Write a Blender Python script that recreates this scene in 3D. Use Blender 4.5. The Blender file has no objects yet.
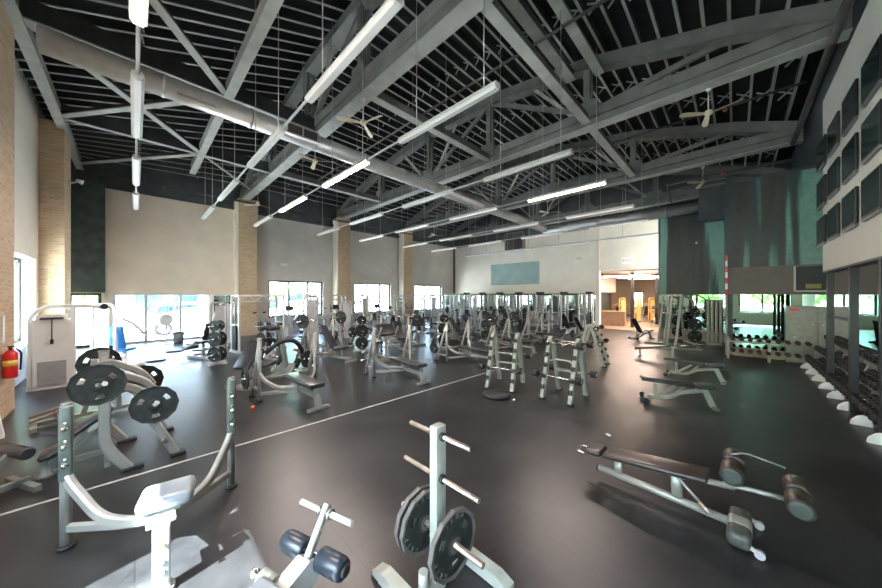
import bpy, bmesh, math, random
from mathutils import Vector as V, Matrix as MX
random.seed(7)
PI = math.pi
scn = bpy.context.scene
COL = scn.collection
R = math.radians
cA, sA = math.cos(R(44.4)), math.sin(R(44.4))

# ---------------------------------------------------------------- materials
MATS = {}
def mat(name, col, rough=0.5, metal=0.0, var=0.0, scale=6.0, bump=0.0, emit=None, es=1.0, spec=None, col2=None):
    m = bpy.data.materials.new(name); m.use_nodes = True
    nt = m.node_tree; b = nt.nodes['Principled BSDF']
    b.inputs['Base Color'].default_value = (*col, 1)
    b.inputs['Roughness'].default_value = rough
    b.inputs['Metallic'].default_value = metal
    if spec is not None: b.inputs['Specular IOR Level'].default_value = spec
    if var or bump or col2:
        tc = nt.nodes.new('ShaderNodeTexCoord'); nz = nt.nodes.new('ShaderNodeTexNoise')
        nz.inputs['Scale'].default_value = scale; nz.inputs['Detail'].default_value = 5
        nt.links.new(tc.outputs['Object'], nz.inputs['Vector'])
        if var or col2:
            rp = nt.nodes.new('ShaderNodeValToRGB')
            c2 = col2 if col2 else tuple(min(1, c*(1+var)) for c in col)
            c1 = col if col2 else tuple(c*(1-var) for c in col)
            rp.color_ramp.elements[0].position = .35; rp.color_ramp.elements[1].position = .65
            rp.color_ramp.elements[0].color = (*c1, 1); rp.color_ramp.elements[1].color = (*c2, 1)
            nt.links.new(nz.outputs['Fac'], rp.inputs['Fac']); nt.links.new(rp.outputs['Color'], b.inputs['Base Color'])
        if bump:
            bp = nt.nodes.new('ShaderNodeBump'); bp.inputs['Strength'].default_value = bump; bp.inputs['Distance'].default_value = .02
            nt.links.new(nz.outputs['Fac'], bp.inputs['Height']); nt.links.new(bp.outputs['Normal'], b.inputs['Normal'])
    if emit:
        b.inputs['Emission Color'].default_value = (*emit, 1); b.inputs['Emission Strength'].default_value = es
    MATS[name] = m
    return m

def brick_mat():
    m = bpy.data.materials.new('yellow_brick'); m.use_nodes = True
    nt = m.node_tree; b = nt.nodes['Principled BSDF']; b.inputs['Roughness'].default_value = .85
    tc = nt.nodes.new('ShaderNodeTexCoord'); sp = nt.nodes.new('ShaderNodeSeparateXYZ'); cb = nt.nodes.new('ShaderNodeCombineXYZ')
    ad = nt.nodes.new('ShaderNodeMath'); ad.operation = 'ADD'
    nt.links.new(tc.outputs['Object'], sp.inputs[0]); nt.links.new(sp.outputs[0], ad.inputs[0]); nt.links.new(sp.outputs[1], ad.inputs[1])
    nt.links.new(ad.outputs[0], cb.inputs[0]); nt.links.new(sp.outputs[2], cb.inputs[1])
    bt = nt.nodes.new('ShaderNodeTexBrick'); nt.links.new(cb.outputs[0], bt.inputs['Vector'])
    bt.inputs['Color1'].default_value = (.64, .44, .25, 1); bt.inputs['Color2'].default_value = (.48, .31, .17, 1)
    bt.inputs['Mortar'].default_value = (.50, .43, .33, 1)
    bt.inputs['Scale'].default_value = 1; bt.inputs['Mortar Size'].default_value = .012
    bt.inputs['Brick Width'].default_value = .21; bt.inputs['Row Height'].default_value = .07
    nt.links.new(bt.outputs['Color'], b.inputs['Base Color'])
    bp = nt.nodes.new('ShaderNodeBump'); bp.inputs['Strength'].default_value = .4; bp.inputs['Distance'].default_value = .01; bp.invert = True
    nt.links.new(bt.outputs['Fac'], bp.inputs['Height']); nt.links.new(bp.outputs['Normal'], b.inputs['Normal'])
    return m

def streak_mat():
    # dark green wall, vertical glows of light painted in as streaks along world Y
    m = bpy.data.materials.new('green_wall_glow_streaks'); m.use_nodes = True
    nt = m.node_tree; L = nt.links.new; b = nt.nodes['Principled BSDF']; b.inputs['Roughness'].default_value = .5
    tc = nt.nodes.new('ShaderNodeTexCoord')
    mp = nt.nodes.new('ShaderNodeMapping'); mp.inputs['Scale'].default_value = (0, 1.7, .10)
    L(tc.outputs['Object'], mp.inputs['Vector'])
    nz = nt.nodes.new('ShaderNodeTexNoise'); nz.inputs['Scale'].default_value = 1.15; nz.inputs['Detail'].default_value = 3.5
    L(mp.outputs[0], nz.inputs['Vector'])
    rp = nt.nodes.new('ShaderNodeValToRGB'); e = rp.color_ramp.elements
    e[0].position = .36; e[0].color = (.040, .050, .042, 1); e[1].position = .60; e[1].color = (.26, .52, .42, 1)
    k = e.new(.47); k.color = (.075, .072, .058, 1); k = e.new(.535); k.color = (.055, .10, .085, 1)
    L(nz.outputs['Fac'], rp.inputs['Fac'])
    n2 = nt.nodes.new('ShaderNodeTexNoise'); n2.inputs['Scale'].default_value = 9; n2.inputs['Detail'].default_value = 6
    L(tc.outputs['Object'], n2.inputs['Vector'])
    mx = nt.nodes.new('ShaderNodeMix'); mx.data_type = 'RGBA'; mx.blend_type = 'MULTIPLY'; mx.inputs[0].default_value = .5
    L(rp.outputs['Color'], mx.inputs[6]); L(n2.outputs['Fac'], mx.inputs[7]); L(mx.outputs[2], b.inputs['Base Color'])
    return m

def floor_mat():
    m = bpy.data.materials.new('black_rubber_floor'); m.use_nodes = True
    nt = m.node_tree; L = nt.links.new; b = nt.nodes['Principled BSDF']
    tc = nt.nodes.new('ShaderNodeTexCoord')
    n1 = nt.nodes.new('ShaderNodeTexNoise'); n1.inputs['Scale'].default_value = 1.3; n1.inputs['Detail'].default_value = 8; n1.inputs['Roughness'].default_value = .7
    n2 = nt.nodes.new('ShaderNodeTexNoise'); n2.inputs['Scale'].default_value = 140; n2.inputs['Detail'].default_value = 2
    L(tc.outputs['Object'], n1.inputs['Vector']); L(tc.outputs['Object'], n2.inputs['Vector'])
    rp = nt.nodes.new('ShaderNodeValToRGB'); e = rp.color_ramp.elements
    e[0].position = .32; e[0].color = (.0085, .0088, .0095, 1); e[1].position = .70; e[1].color = (.030, .0295, .030, 1)
    L(n1.outputs['Fac'], rp.inputs['Fac'])
    bt = nt.nodes.new('ShaderNodeTexBrick'); bt.offset = 0
    bt.inputs['Scale'].default_value = 1; bt.inputs['Brick Width'].default_value = 1.25; bt.inputs['Row Height'].default_value = 7.5; bt.inputs['Mortar Size'].default_value = .004
    bt.inputs['Color1'].default_value = (1, 1, 1, 1); bt.inputs['Color2'].default_value = (.9, .9, .9, 1); bt.inputs['Mortar'].default_value = (.45, .45, .45, 1)
    L(tc.outputs['Object'], bt.inputs['Vector'])
    mx = nt.nodes.new('ShaderNodeMix'); mx.data_type = 'RGBA'; mx.blend_type = 'MULTIPLY'; mx.inputs[0].default_value = 1
    L(rp.outputs['Color'], mx.inputs[6]); L(bt.outputs['Color'], mx.inputs[7])
    r3 = nt.nodes.new('ShaderNodeValToRGB'); r3.color_ramp.elements[0].position = .66; r3.color_ramp.elements[1].position = .74
    r3.color_ramp.elements[1].color = (.5, .5, .5, 1)
    L(n2.outputs['Fac'], r3.inputs['Fac'])
    m2 = nt.nodes.new('ShaderNodeMix'); m2.data_type = 'RGBA'; m2.blend_type = 'ADD'; m2.inputs[0].default_value = .12
    L(mx.outputs[2], m2.inputs[6]); L(r3.outputs['Color'], m2.inputs[7]); L(m2.outputs[2], b.inputs['Base Color'])
    rr = nt.nodes.new('ShaderNodeMapRange'); rr.inputs[3].default_value = .24; rr.inputs[4].default_value = .46
    L(n1.outputs['Fac'], rr.inputs[0]); L(rr.outputs[0], b.inputs['Roughness'])
    b.inputs['Specular IOR Level'].default_value = .5
    bp = nt.nodes.new('ShaderNodeBump'); bp.inputs['Strength'].default_value = .12; bp.inputs['Distance'].default_value = .003
    L(n2.outputs['Fac'], bp.inputs['Height']); L(bp.outputs['Normal'], b.inputs['Normal'])
    return m

def glass_mat(name, tint, refl=.08, rough=0.0):
    m = bpy.data.materials.new(name); m.use_nodes = True
    nt = m.node_tree; nt.nodes.clear(); L = nt.links.new
    o = nt.nodes.new('ShaderNodeOutputMaterial'); t = nt.nodes.new('ShaderNodeBsdfTransparent'); g = nt.nodes.new('ShaderNodeBsdfGlossy')
    t.inputs[0].default_value = (*tint, 1); g.inputs['Roughness'].default_value = rough
    x = nt.nodes.new('ShaderNodeMixShader'); x.inputs[0].default_value = refl
    L(t.outputs[0], x.inputs[1]); L(g.outputs[0], x.inputs[2]); L(x.outputs[0], o.inputs[0])
    return m

M = {}
M['steel'] = mat('grey_powder_coat', (.30, .30, .275), .36, .35, .08, 5)
M['steel_w'] = mat('pale_powder_coat', (.46, .48, .46), .38, .1, .06, 5)
M['steel_d'] = mat('worn_grey_coat', (.20, .22, .205), .42, .3, .12, 9)
M['green_steel'] = mat('sage_grey_coat', (.31, .325, .285), .42, .1, .1, 9)
M['guard'] = mat('grey_green_wear_guard', (.08, .10, .085), .45, .1, .15, 12)
M['chrome'] = mat('brushed_chrome', (.72, .70, .68), .22, 1.0)
M['peg'] = mat('worn_bare_steel_peg', (.55, .43, .36), .35, .8, .15, 20)
M['iron'] = mat('black_cast_iron', (.018, .022, .020), .6, 0, .3, 14, .15, spec=.3)
M['iron_rim'] = mat('worn_iron_rim', (.10, .092, .085), .5, .2, .2, 14)
M['rubber'] = mat('black_rubber', (.012, .013, .014), .55, 0, .2, 12)
M['vinyl'] = mat('black_vinyl', (.028, .030, .034), .32, 0, .2, 4, .05)
M['vinyl_b'] = mat('navy_vinyl', (.016, .023, .035), .34, 0, .15, 4)
M['vinyl_br'] = mat('brown_black_vinyl', (.030, .021, .017), .33, 0, .2, 4, .05)
M['blue'] = mat('blue_vinyl', (.05, .25, .62), .35)
M['white'] = mat('white_enamel', (.80, .81, .80), .35, 0, .03)
M['plastic_g'] = mat('grey_plastic', (.35, .36, .37), .45, 0, .08)
M['dark'] = mat('dark_plastic', (.014, .016, .016), .45)
M['red'] = mat('red_enamel', (.62, .02, .02), .3)
M['yellow'] = mat('yellow_label', (.75, .55, .1), .5)
M['orange'] = mat('orange_foam', (.85, .16, .03), .5)
M['coupling'] = mat('rusty_orange_coupling', (.42, .12, .06), .6)
M['amber'] = mat('amber_yellow_coat', (.70, .50, .18), .4, .1, .06)
M['wood'] = mat('brown_laminate', (.20, .13, .08), .5, 0, .2, 8)
M['tan'] = mat('tan_board', (.33, .27, .19), .6, 0, .1, 5)
M['truss'] = mat('grey_green_structural_paint', (.165, .17, .155), .6, 0, .14, 3)
M['truss_l'] = mat('pale_grey_structural_paint', (.38, .39, .355), .55, 0, .12, 3)
M['joist_f'] = mat('pale_joist_flange', (.36, .37, .345), .6, 0, .1, 3)  # paler than the web: the lit lower edge is put into the colour
M['joist_w'] = mat('dark_joist_web', (.045, .05, .052), .7, 0, .2, 3)  # darker than the flange: the unlit web is put into the colour
M['deck'] = mat('near_black_deck', (.016, .018, .020), .8, 0, .3, 2)
M['duct'] = mat('galvanised_duct', (.58, .57, .55), .34, .55, .06, 8)
M['lamp_body'] = mat('white_lamp_body', (.60, .59, .54), .4)
M['diff_off'] = mat('unlit_white_diffuser', (.60, .59, .55), .35)
M['diff_dim'] = mat('faint_lit_diffuser', (.86, .82, .80), .35, emit=(1, .86, .82), es=.12)
M['diff_on'] = mat('lit_tube', (.9, .9, .9), .4, emit=(1, .80, .72), es=16)
M['diff_warm'] = mat('lit_warm_tube', (.9, .9, .9), .4, emit=(1, .72, .62), es=22)
M['cable'] = mat('steel_cable', (.42, .42, .40), .4, .5)
M['pipe'] = mat('dark_sprinkler_pipe', (.09, .09, .085), .5, .3, .2, 6)
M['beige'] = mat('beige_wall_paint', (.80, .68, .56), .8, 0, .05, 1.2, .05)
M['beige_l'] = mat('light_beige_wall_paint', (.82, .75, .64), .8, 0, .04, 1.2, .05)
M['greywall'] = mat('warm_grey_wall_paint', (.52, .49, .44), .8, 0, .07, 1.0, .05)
M['bluewall'] = mat('grey_blue_sill_paint', (.42, .46, .52), .7, 0, .08, 2)
M['palegreen'] = mat('pale_green_reveal_paint', (.60, .68, .56), .7, 0, .04, 2)
M['darkwall'] = mat('charcoal_wall_paint', (.065, .075, .078), .65, 0, .2, 1.5)
M['darkgreen'] = mat('dark_green_panel_paint', (.06, .085, .078), .5, 0, .25, 3)
M['brownwall'] = mat('brown_grey_wall_paint', (.17, .155, .13), .7, 0, .08, 1)
M['brick'] = brick_mat()
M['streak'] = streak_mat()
M['floor'] = floor_mat()
M['line'] = mat('white_floor_tape', (.42, .42, .41), .5, 0, .2, 12)
M['mirror'] = mat('mirror_glass', (.70, .80, .76), .012, 1.0)
M['mirror_g'] = mat('green_tinted_mirror', (.27, .43, .36), .012, 1.0)
M['glass'] = glass_mat('window_glass', (.86, .94, 1.0), .07)
M['alu'] = mat('dark_bronze_frame', (.05, .048, .045), .4, .3)
M['alu_l'] = mat('pale_aluminium_frame', (.62, .64, .64), .4, .4)
M['screen'] = mat('dark_screen_glass', (.020, .045, .042), .10, 0, .3, 2)
M['carpet'] = mat('tan_floor', (.33, .22, .14), .45, 0, .1, 3)
M['pave'] = mat('pale_concrete_paving', (.62, .62, .60), .8, 0, .06, .7)
M['asphalt'] = mat('grey_asphalt', (.30, .31, .32), .9, 0, .1, 1)
M['leaf'] = mat('fresh_green_leaves', (.10, .26, .04), .6, 0, 0, 2, 0, col2=(.30, .50, .10))
M['bark'] = mat('grey_brown_bark', (.16, .12, .09), .9, 0, .3, 8)
M['carpaint'] = mat('white_car_paint', (.80, .80, .80), .2, 0)
M['carglass'] = mat('dark_car_glass', (.03, .05, .07), .05)
M['poster'] = mat('teal_glass_panel', (.30, .42, .38), .45, 0, .10, 1.2)
M['yellowbox'] = mat('gold_tag', (.30, .25, .07), .5)
M['grille'] = mat('dark_grille', (.10, .08, .07), .5, .3)

# ---------------------------------------------------------------- mesh builder
def fillet(pts, r, n=5):
    pts = [V(p) for p in pts]; out = [pts[0]]
    for i in range(1, len(pts)-1):
        a, b, c = pts[i-1], pts[i], pts[i+1]
        d1 = (a-b); d2 = (c-b); rr = min(r, d1.length*.48, d2.length*.48)
        p1 = b + d1.normalized()*rr; p2 = b + d2.normalized()*rr
        for k in range(n+1):
            t = k/n; out.append(p1*(1-t)**2 + b*2*t*(1-t) + p2*t*t)
    out.append(pts[-1]); return out

class MB:
    def __init__(s): s.bm = bmesh.new(); s.mi = 0; s.sm = []
    def _face(s, vs, smooth=False):
        try: f = s.bm.faces.new(vs)
        except ValueError: return None
        f.material_index = s.mi; f.smooth = smooth; return f
    def m(s, i): s.mi = i; return s
    def box(s, c, d, rot=None, bev=0, taper=None):
        c = V(c); hx, hy, hz = d[0]/2, d[1]/2, d[2]/2
        if bev > 0:
            t = bmesh.new(); bmesh.ops.create_cube(t, size=1)
            for v in t.verts: v.co = V((v.co.x*d[0], v.co.y*d[1], v.co.z*d[2]))
            bmesh.ops.bevel(t, geom=t.edges[:], offset=min(bev, hx*.95, hy*.95, hz*.95), segments=3, affect='EDGES', profile=.5)
            mp = {}
            for v in t.verts:
                p = v.co.copy()
                if rot is not None: p = rot @ p
                mp[v] = s.bm.verts.new(p+c)
            for f in t.faces: s._face([mp[v] for v in f.verts], True)
            t.free(); return s
        vs = []
        for dz in (-1, 1):
            k = (taper or 1) if dz > 0 else 1
            for dx, dy in ((-1, -1), (1, -1), (1, 1), (-1, 1)):
                p = V((dx*hx*k, dy*hy*k, dz*hz))
                if rot is not None: p = rot @ p
                vs.append(s.bm.verts.new(p+c))
        for q in ((3, 2, 1, 0), (4, 5, 6, 7), (0, 1, 5, 4), (1, 2, 6, 5), (2, 3, 7, 6), (3, 0, 4, 7)): s._face([vs[i] for i in q])
        return s
    def b2(s, x0, x1, y0, y1, z0, z1, bev=0):
        return s.box(((x0+x1)/2, (y0+y1)/2, (z0+z1)/2), (abs(x1-x0), abs(y1-y0), abs(z1-z0)), bev=bev)
    def sweep(s, pts, sec, up=(0, 0, 1), smooth=True, closed=False):
        pts = [V(p) for p in pts]; n = len(pts); rings = []; last = None
        for i, p in enumerate(pts):
            if i == 0: t = pts[1]-pts[0]
            elif i == n-1: t = pts[-1]-pts[-2]
            else: t = (pts[i+1]-p).normalized()+(p-pts[i-1]).normalized()
            if t.length < 1e-9: t = last or V((0, 0, 1))
            t.normalize(); last = t
            u = V(up)
            if abs(u.dot(t)) > .97: u = V((0, 1, 0)) if abs(t.y) < .9 else V((1, 0, 0))
            sd = t.cross(u).normalized(); u2 = sd.cross(t).normalized()
            k = 1.0
            if 0 < i < n-1:
                ca = (pts[i+1]-p).normalized().dot((p-pts[i-1]).normalized()); k = 1/max(.5, math.sqrt(max(.01, (1+ca)/2)))
            rings.append([s.bm.verts.new(p+sd*a*(k if False else 1)+u2*b*(k if abs(t.z) < .99 else 1)) for a, b in sec])
        m_ = len(sec)
        for i in range(n-1):
            for j in range(m_): s._face([rings[i][j], rings[i][(j+1) % m_], rings[i+1][(j+1) % m_], rings[i+1][j]], smooth)
        s._face(rings[0][::-1]); s._face(rings[-1]); return s
    def tube(s, pts, r, n=10, fil=0, up=(0, 0, 1)):
        if fil: pts = fillet(pts, fil)
        return s.sweep(pts, [(r*math.cos(2*PI*k/n), r*math.sin(2*PI*k/n)) for k in range(n)], up)
    def bar(s, pts, w, h, fil=0, up=(0, 0, 1), rd=.0):
        if fil: pts = fillet(pts, fil)
        a, b = w/2, h/2
        if rd:
            c = rd*.7; sec = [(-a+c, -b), (a-c, -b), (a, -b+c), (a, b-c), (a-c, b), (-a+c, b), (-a, b-c), (-a, -b+c)]
            return s.sweep(pts, sec, up, False)
        return s.sweep(pts, [(-a, -b), (a, -b), (a, b), (-a, b)], up, False)
    def oval(s, pts, w, h, fil=0, up=(0, 0, 1), n=12):
        if fil: pts = fillet(pts, fil)
        return s.sweep(pts, [(w/2*math.copysign(abs(math.cos(t))**.7, math.cos(t)), h/2*math.copysign(abs(math.sin(t))**.7, math.sin(t))) for t in [2*PI*k/n for k in range(n)]], up)
    def cyl(s, p0, p1, r, n=16, r2=None, smooth=True):
        p0, p1 = V(p0), V(p1); t = (p1-p0).normalized()
        u = V((0, 0, 1)) if abs(t.z) < .9 else V((1, 0, 0)); a = t.cross(u).normalized(); b = a.cross(t)
        r2 = r if r2 is None else r2
        A = [s.bm.verts.new(p0+(a*math.cos(2*PI*k/n)+b*math.sin(2*PI*k/n))*r) for k in range(n)]
        B = [s.bm.verts.new(p1+(a*math.cos(2*PI*k/n)+b*math.sin(2*PI*k/n))*r2) for k in range(n)]
        for k in range(n): s._face([A[k], A[(k+1) % n], B[(k+1) % n], B[k]], smooth)
        s._face(A[::-1]); s._face(B); return s
    def lathe(s, p0, axis, prof, n=20):
        p0, t = V(p0), V(axis).normalized()
        u = V((0, 0, 1)) if abs(t.z) < .9 else V((1, 0, 0)); a = t.cross(u).normalized(); b = a.cross(t); rings = []
        for h, r in prof:
            rings.append([s.bm.verts.new(p0+t*h+(a*math.cos(2*PI*k/n)+b*math.sin(2*PI*k/n))*max(r, 1e-4)) for k in range(n)])
        for i in range(len(rings)-1):
            for k in range(n): s._face([rings[i][k], rings[i][(k+1) % n], rings[i+1][(k+1) % n], rings[i+1][k]], True)
        s._face(rings[0][::-1]); s._face(rings[-1]); return s
    def prism(s, poly, fn, t0, t1):
        """poly of 2-D points, fn maps (a, b, t) to 3-D."""
        A = [s.bm.verts.new(V(fn(a, b, t0))) for a, b in poly]; B = [s.bm.verts.new(V(fn(a, b, t1))) for a, b in poly]
        n = len(poly)
        for k in range(n): s._face([A[k], A[(k+1) % n], B[(k+1) % n], B[k]])
        s._face(A[::-1]); s._face(B); return s
    def build(s, name, mats, parent=None, loc=None):
        if not isinstance(mats, (list, tuple)): mats = [mats]
        bmesh.ops.recalc_face_normals(s.bm, faces=s.bm.faces[:])
        me = bpy.data.meshes.new(name); s.bm.to_mesh(me); s.bm.free()
        for m_ in mats: me.materials.append(M[m_] if isinstance(m_, str) else m_)
        o = bpy.data.objects.new(name, me); COL.objects.link(o)
        if parent is not None: o.parent = parent
        if loc is not None: o.location = loc
        return o

def tag(o, label, cat, group=None, kind=None):
    if label: o['label'] = label
    if cat: o['category'] = cat
    if group: o['group'] = group
    if kind: o['kind'] = kind
    return o
def struct(name, mb, mats, loc=None, parent=None):
    o = mb.build(name, mats, parent, loc)
    if parent is None: o['kind'] = 'structure'
    return o
def root(name):
    o = bpy.data.objects.new(name, None); COL.objects.link(o); o.empty_display_size = .2; return o
def copy_tree(o, parent=None):
    c = o.copy(); COL.objects.link(c)
    if parent is not None: c.parent = parent
    for ch in KIDS.get(o.name, None) or [x for x in o.children]: copy_tree(ch, c)
    return c
KIDS = {}
USED = set()
def put(proto, loc, rz=0, label=None, cat=None, group=None, tilt=None, scale=None):
    """the first placement uses the prototype itself, later ones a copy of it and of each part"""
    o = proto if proto.name not in USED else copy_tree(proto)
    USED.add(proto.name)
    o.location = loc; o.rotation_euler = (tilt[0], tilt[1], rz) if tilt else (0, 0, rz)
    if scale: o.scale = (scale,)*3 if not isinstance(scale, tuple) else scale
    if 'group' in o.keys() and not group: del o['group']
    tag(o, label, cat, group); return o
def RX(a): return MX.Rotation(a, 3, 'X')
def RY(a): return MX.Rotation(a, 3, 'Y')
def RZ(a): return MX.Rotation(a, 3, 'Z')
M['beige_shaded'] = mat('shaded_cream_wall_paint', (.50, .49, .42), .8, 0, .04, 1.2)  # cream wall paint darkened, its shade put into the colour
# ---------------------------------------------------------------- setting
XA, XC, YB, YS = -1.93, 20.5, 18.5, -1.6     # wall A (x), wall C (x), wall B (y), dark wall above the screens (y)
XD, XE, YF = 18.0, 14.6, -3.2
struct('floor', MB().b2(XA-.3, 34, -3.6, YB+.35, -.15, 0), 'floor')
struct('ground', MB().b2(-60, 70, -40, -3.61, -.3, -.05).b2(-60, XA-.31, -3.61, 70, -.3, -.05).b2(XA-.31, 70, YB+.36, 70, -.3, -.05).b2(34.01, 70, -3.61, YB+.36, -.3, -.05), 'pave')
ln = MB().b2(-1.93, 7.6, -.018, .018, 0.001, .004).build('floor_line', 'line', None, (0, 4.98, 0)); ln.rotation_euler = (0, 0, R(-1.6))
tag(ln, 'long white tape line crossing the black rubber floor', 'floor line')

def wall_with_holes(along, c, t, a0, a1, z0, z1, holes):
    """wall box lying along 'x' or 'y' at coordinate c..c+t with rectangular openings (a0,a1,z0,z1)"""
    b = MB()
    def bx(p0, p1, q0, q1):
        if p1-p0 < 1e-4 or q1-q0 < 1e-4: return
        if along == 'x': b.b2(p0, p1, c, c+t, q0, q1)
        else: b.b2(c, c+t, p0, p1, q0, q1)
    cur = a0
    for h in sorted(holes):
        bx(cur, h[0], z0, z1); bx(h[0], h[1], z0, h[2]); bx(h[0], h[1], h[3], z1); cur = h[1]
    bx(cur, a1, z0, z1); return b
WIN_N = [0]
def window(along, c, a0, a1, z0, z1, mull, fm='alu', depth=.07, pane=True):
    WIN_N[0] += 1
    nm = 'window_%d' % WIN_N[0]
    b = MB(); w = .10
    def bx(p0, p1, q0, q1):
        if along == 'x': b.b2(p0, p1, c-depth/2, c+depth/2, q0, q1)
        else: b.b2(c-depth/2, c+depth/2, p0, p1, q0, q1)
    bx(a0, a1, z0, z0+w); bx(a0, a1, z1-w, z1); bx(a0, a0+w, z0+w, z1-w); bx(a1-w, a1, z0+w, z1-w)
    for x in mull: bx(x-w/2, x+w/2, z0+w, z1-w)
    f = struct(nm, b, fm)
    cuts = [a0+w]+sum([[x-w/2, x+w/2] for x in mull], [])+[a1-w]
    for i in range(0, len(cuts), 2):
        g = MB()
        if along == 'x': g.b2(cuts[i], cuts[i+1], c-.004, c+.004, z0+w, z1-w)
        else: g.b2(c-.004, c+.004, cuts[i], cuts[i+1], z0+w, z1-w)
        g.build('pane', 'glass', f)
    return f
# wall A, x = -1.93 (windows between brick piers)
HA = [(-2.7, -.2, .85, 3.1), (.35, 3.05, .85, 3.1), (10.9, 13.9, .85, 3.1)]
struct('wall_left', wall_with_holes('y', XA-.35, .35, YF-.2, YB+.35, 0, 8.0, HA), 'beige_l')
struct('trim_1', MB().b2(XA-.36, XA+.06, 10.88, 13.92, .80, .85), 'bluewall')
struct('wall_left_sill', MB().b2(XA, XA+.03, 9.6, 14.2, .02, .8), 'bluewall')
struct('trim_2', MB().b2(XA-.24, XA+.004, 13.89, 13.9, .86, 3.1).b2(XA-.24, XA+.004, 10.9, 13.9, 3.09, 3.1), 'palegreen')
for i, h in enumerate(HA): window('y', XA-.28, h[0], h[1], h[2], h[3], [(h[0]+h[1])/2+.05] if i else [-1.4])
struct('column_1', MB().b2(XA, -1.56, 8.3, 9.55, 0, 7.25), 'brick')
struct('column_2', MB().b2(XA, -1.46, 14.25, 15.5, 0, 7.2), 'brick')
# wall B, y = 18.5
HB = [(-1.82, -.95, .0, 2.18), (-.66, 2.65, .0, 2.18), (5.2, 8.3, .83, 2.93), (10.45, 13.5, .83, 2.93), (15.85, 19.0, .83, 2.93)]
def colx(px): # x on wall B seen at picture column px
    az = R(44.4)-math.atan((px-441)/300); return YB/math.tan(az)
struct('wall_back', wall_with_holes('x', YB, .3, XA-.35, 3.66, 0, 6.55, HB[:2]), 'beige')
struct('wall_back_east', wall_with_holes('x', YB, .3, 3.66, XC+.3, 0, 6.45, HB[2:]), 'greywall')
struct('wall_back_upper', MB().b2(XA-.35, 3.66, YB, YB+.3, 6.55, 8.2).b2(3.66, XC+.3, YB, YB+.3, 6.45, 8.2), 'darkwall')
struct('trim_3', MB().b2(XA, XC, YB-.12, YB, 6.5, 6.62), 'darkwall')
struct('wall_back_panel', MB().b2(-1.9, -.84, YB-.22, YB, 2.2, 6.6), 'darkgreen')
window('x', YB+.12, HB[0][0], HB[0][1], 0, 2.18, [])
window('x', YB+.12, HB[1][0], HB[1][1], 0, 2.18, [.35, 1.5], 'alu_l')
for h in HB[2:]: window('x', YB+.15, h[0], h[1], h[2], h[3], [h[0]+(h[1]-h[0])*k for k in (.36, .70)], 'alu')
struct('wall_back_dado', MB().b2(4.75, XC, YB-.03, YB, .02, .80), 'bluewall')
for k, x in enumerate((4.1, 9.45, 14.75)):
    struct('column_%d' % (k+3), MB().b2(x-.42, x+.42, YB-.55, YB, 0, 7.05), 'brick')
    struct('trim_%d' % (k+4), MB().b2(x-.52, x-.425, YB-.52, YB, 0, 6.9), 'beige_l')
# pale glowing mirror panel between the glass doors and the first column
struct('wall_mirror_back', MB().b2(2.75, 3.55, YB-.03, YB-.005, .1, 2.1).b2(19.0, 20.35, YB-.03, YB-.005, .5, 2.1), 'mirror')
# wall C, x = 20.5, opening to the second hall
struct('wall_far', wall_with_holes('y', XC, .3, 2.4, YB+.3, 0, 6.35, [(2.6, 6.1, 0, 3.6)]), 'beige_l')
struct('wall_far_upper', MB().b2(XC, XC+.3, 2.4, YB+.3, 6.35, 10.2).b2(XC, XC+.3, -3.4, 2.4, 6.0, 10.2), 'darkwall')
struct('wall_far_mirror', MB().b2(XC-.03, XC-.005, 6.35, 17.9, .45, 2.1), 'mirror')
struct('trim_8', MB().b2(XC-.06, XC, 6.3, 17.95, 2.1, 2.14), 'darkwall')
struct('trim_9', MB().b2(XC-.09, XC-.0, 18.25, 18.42, 0, 6.3), 'pipe')
struct('trim_10', MB().b2(XC-.04, XC+.01, 6.1, 6.17, 2.1, 6.3), 'beige')
# wall D and wall E, the painted green walls
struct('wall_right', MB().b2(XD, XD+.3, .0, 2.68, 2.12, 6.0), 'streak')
struct('wall_right_side', MB().b2(XE, XD, .05, .25, 0, 6.0), 'darkgreen')
struct('wall_right_mirror', MB().b2(XD+.02, XD+.05, .28, 2.66, .45, 2.12), 'mirror_g')
struct('wall_right_lower', MB().b2(XD+.06, XD+.3, .0, 2.68, 0, 2.12), 'tan')
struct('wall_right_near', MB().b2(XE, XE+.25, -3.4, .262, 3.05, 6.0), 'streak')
struct('ceiling_low_roof', MB().b2(XA-.3, XE+.01, -3.4, -1.95, 7.6, 7.7).b2(XE+.01, XC, -3.4, .25, 6.0, 6.1).b2(XD, XC, .25, 2.68, 6.0, 6.1), 'darkwall')
struct('wall_right_band', MB().b2(XE-.01, XE+.25, -3.4, .262, 2.12, 3.05), 'brownwall')
struct('wall_right_near_lower', MB().b2(XE+.04, XE+.25, -3.4, .24, 0, 2.12), 'tan')
struct('wall_right_near_mirror', MB().b2(XE+.005, XE+.035, -3.15, .24, .3, 2.12), 'mirror_g')
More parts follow.
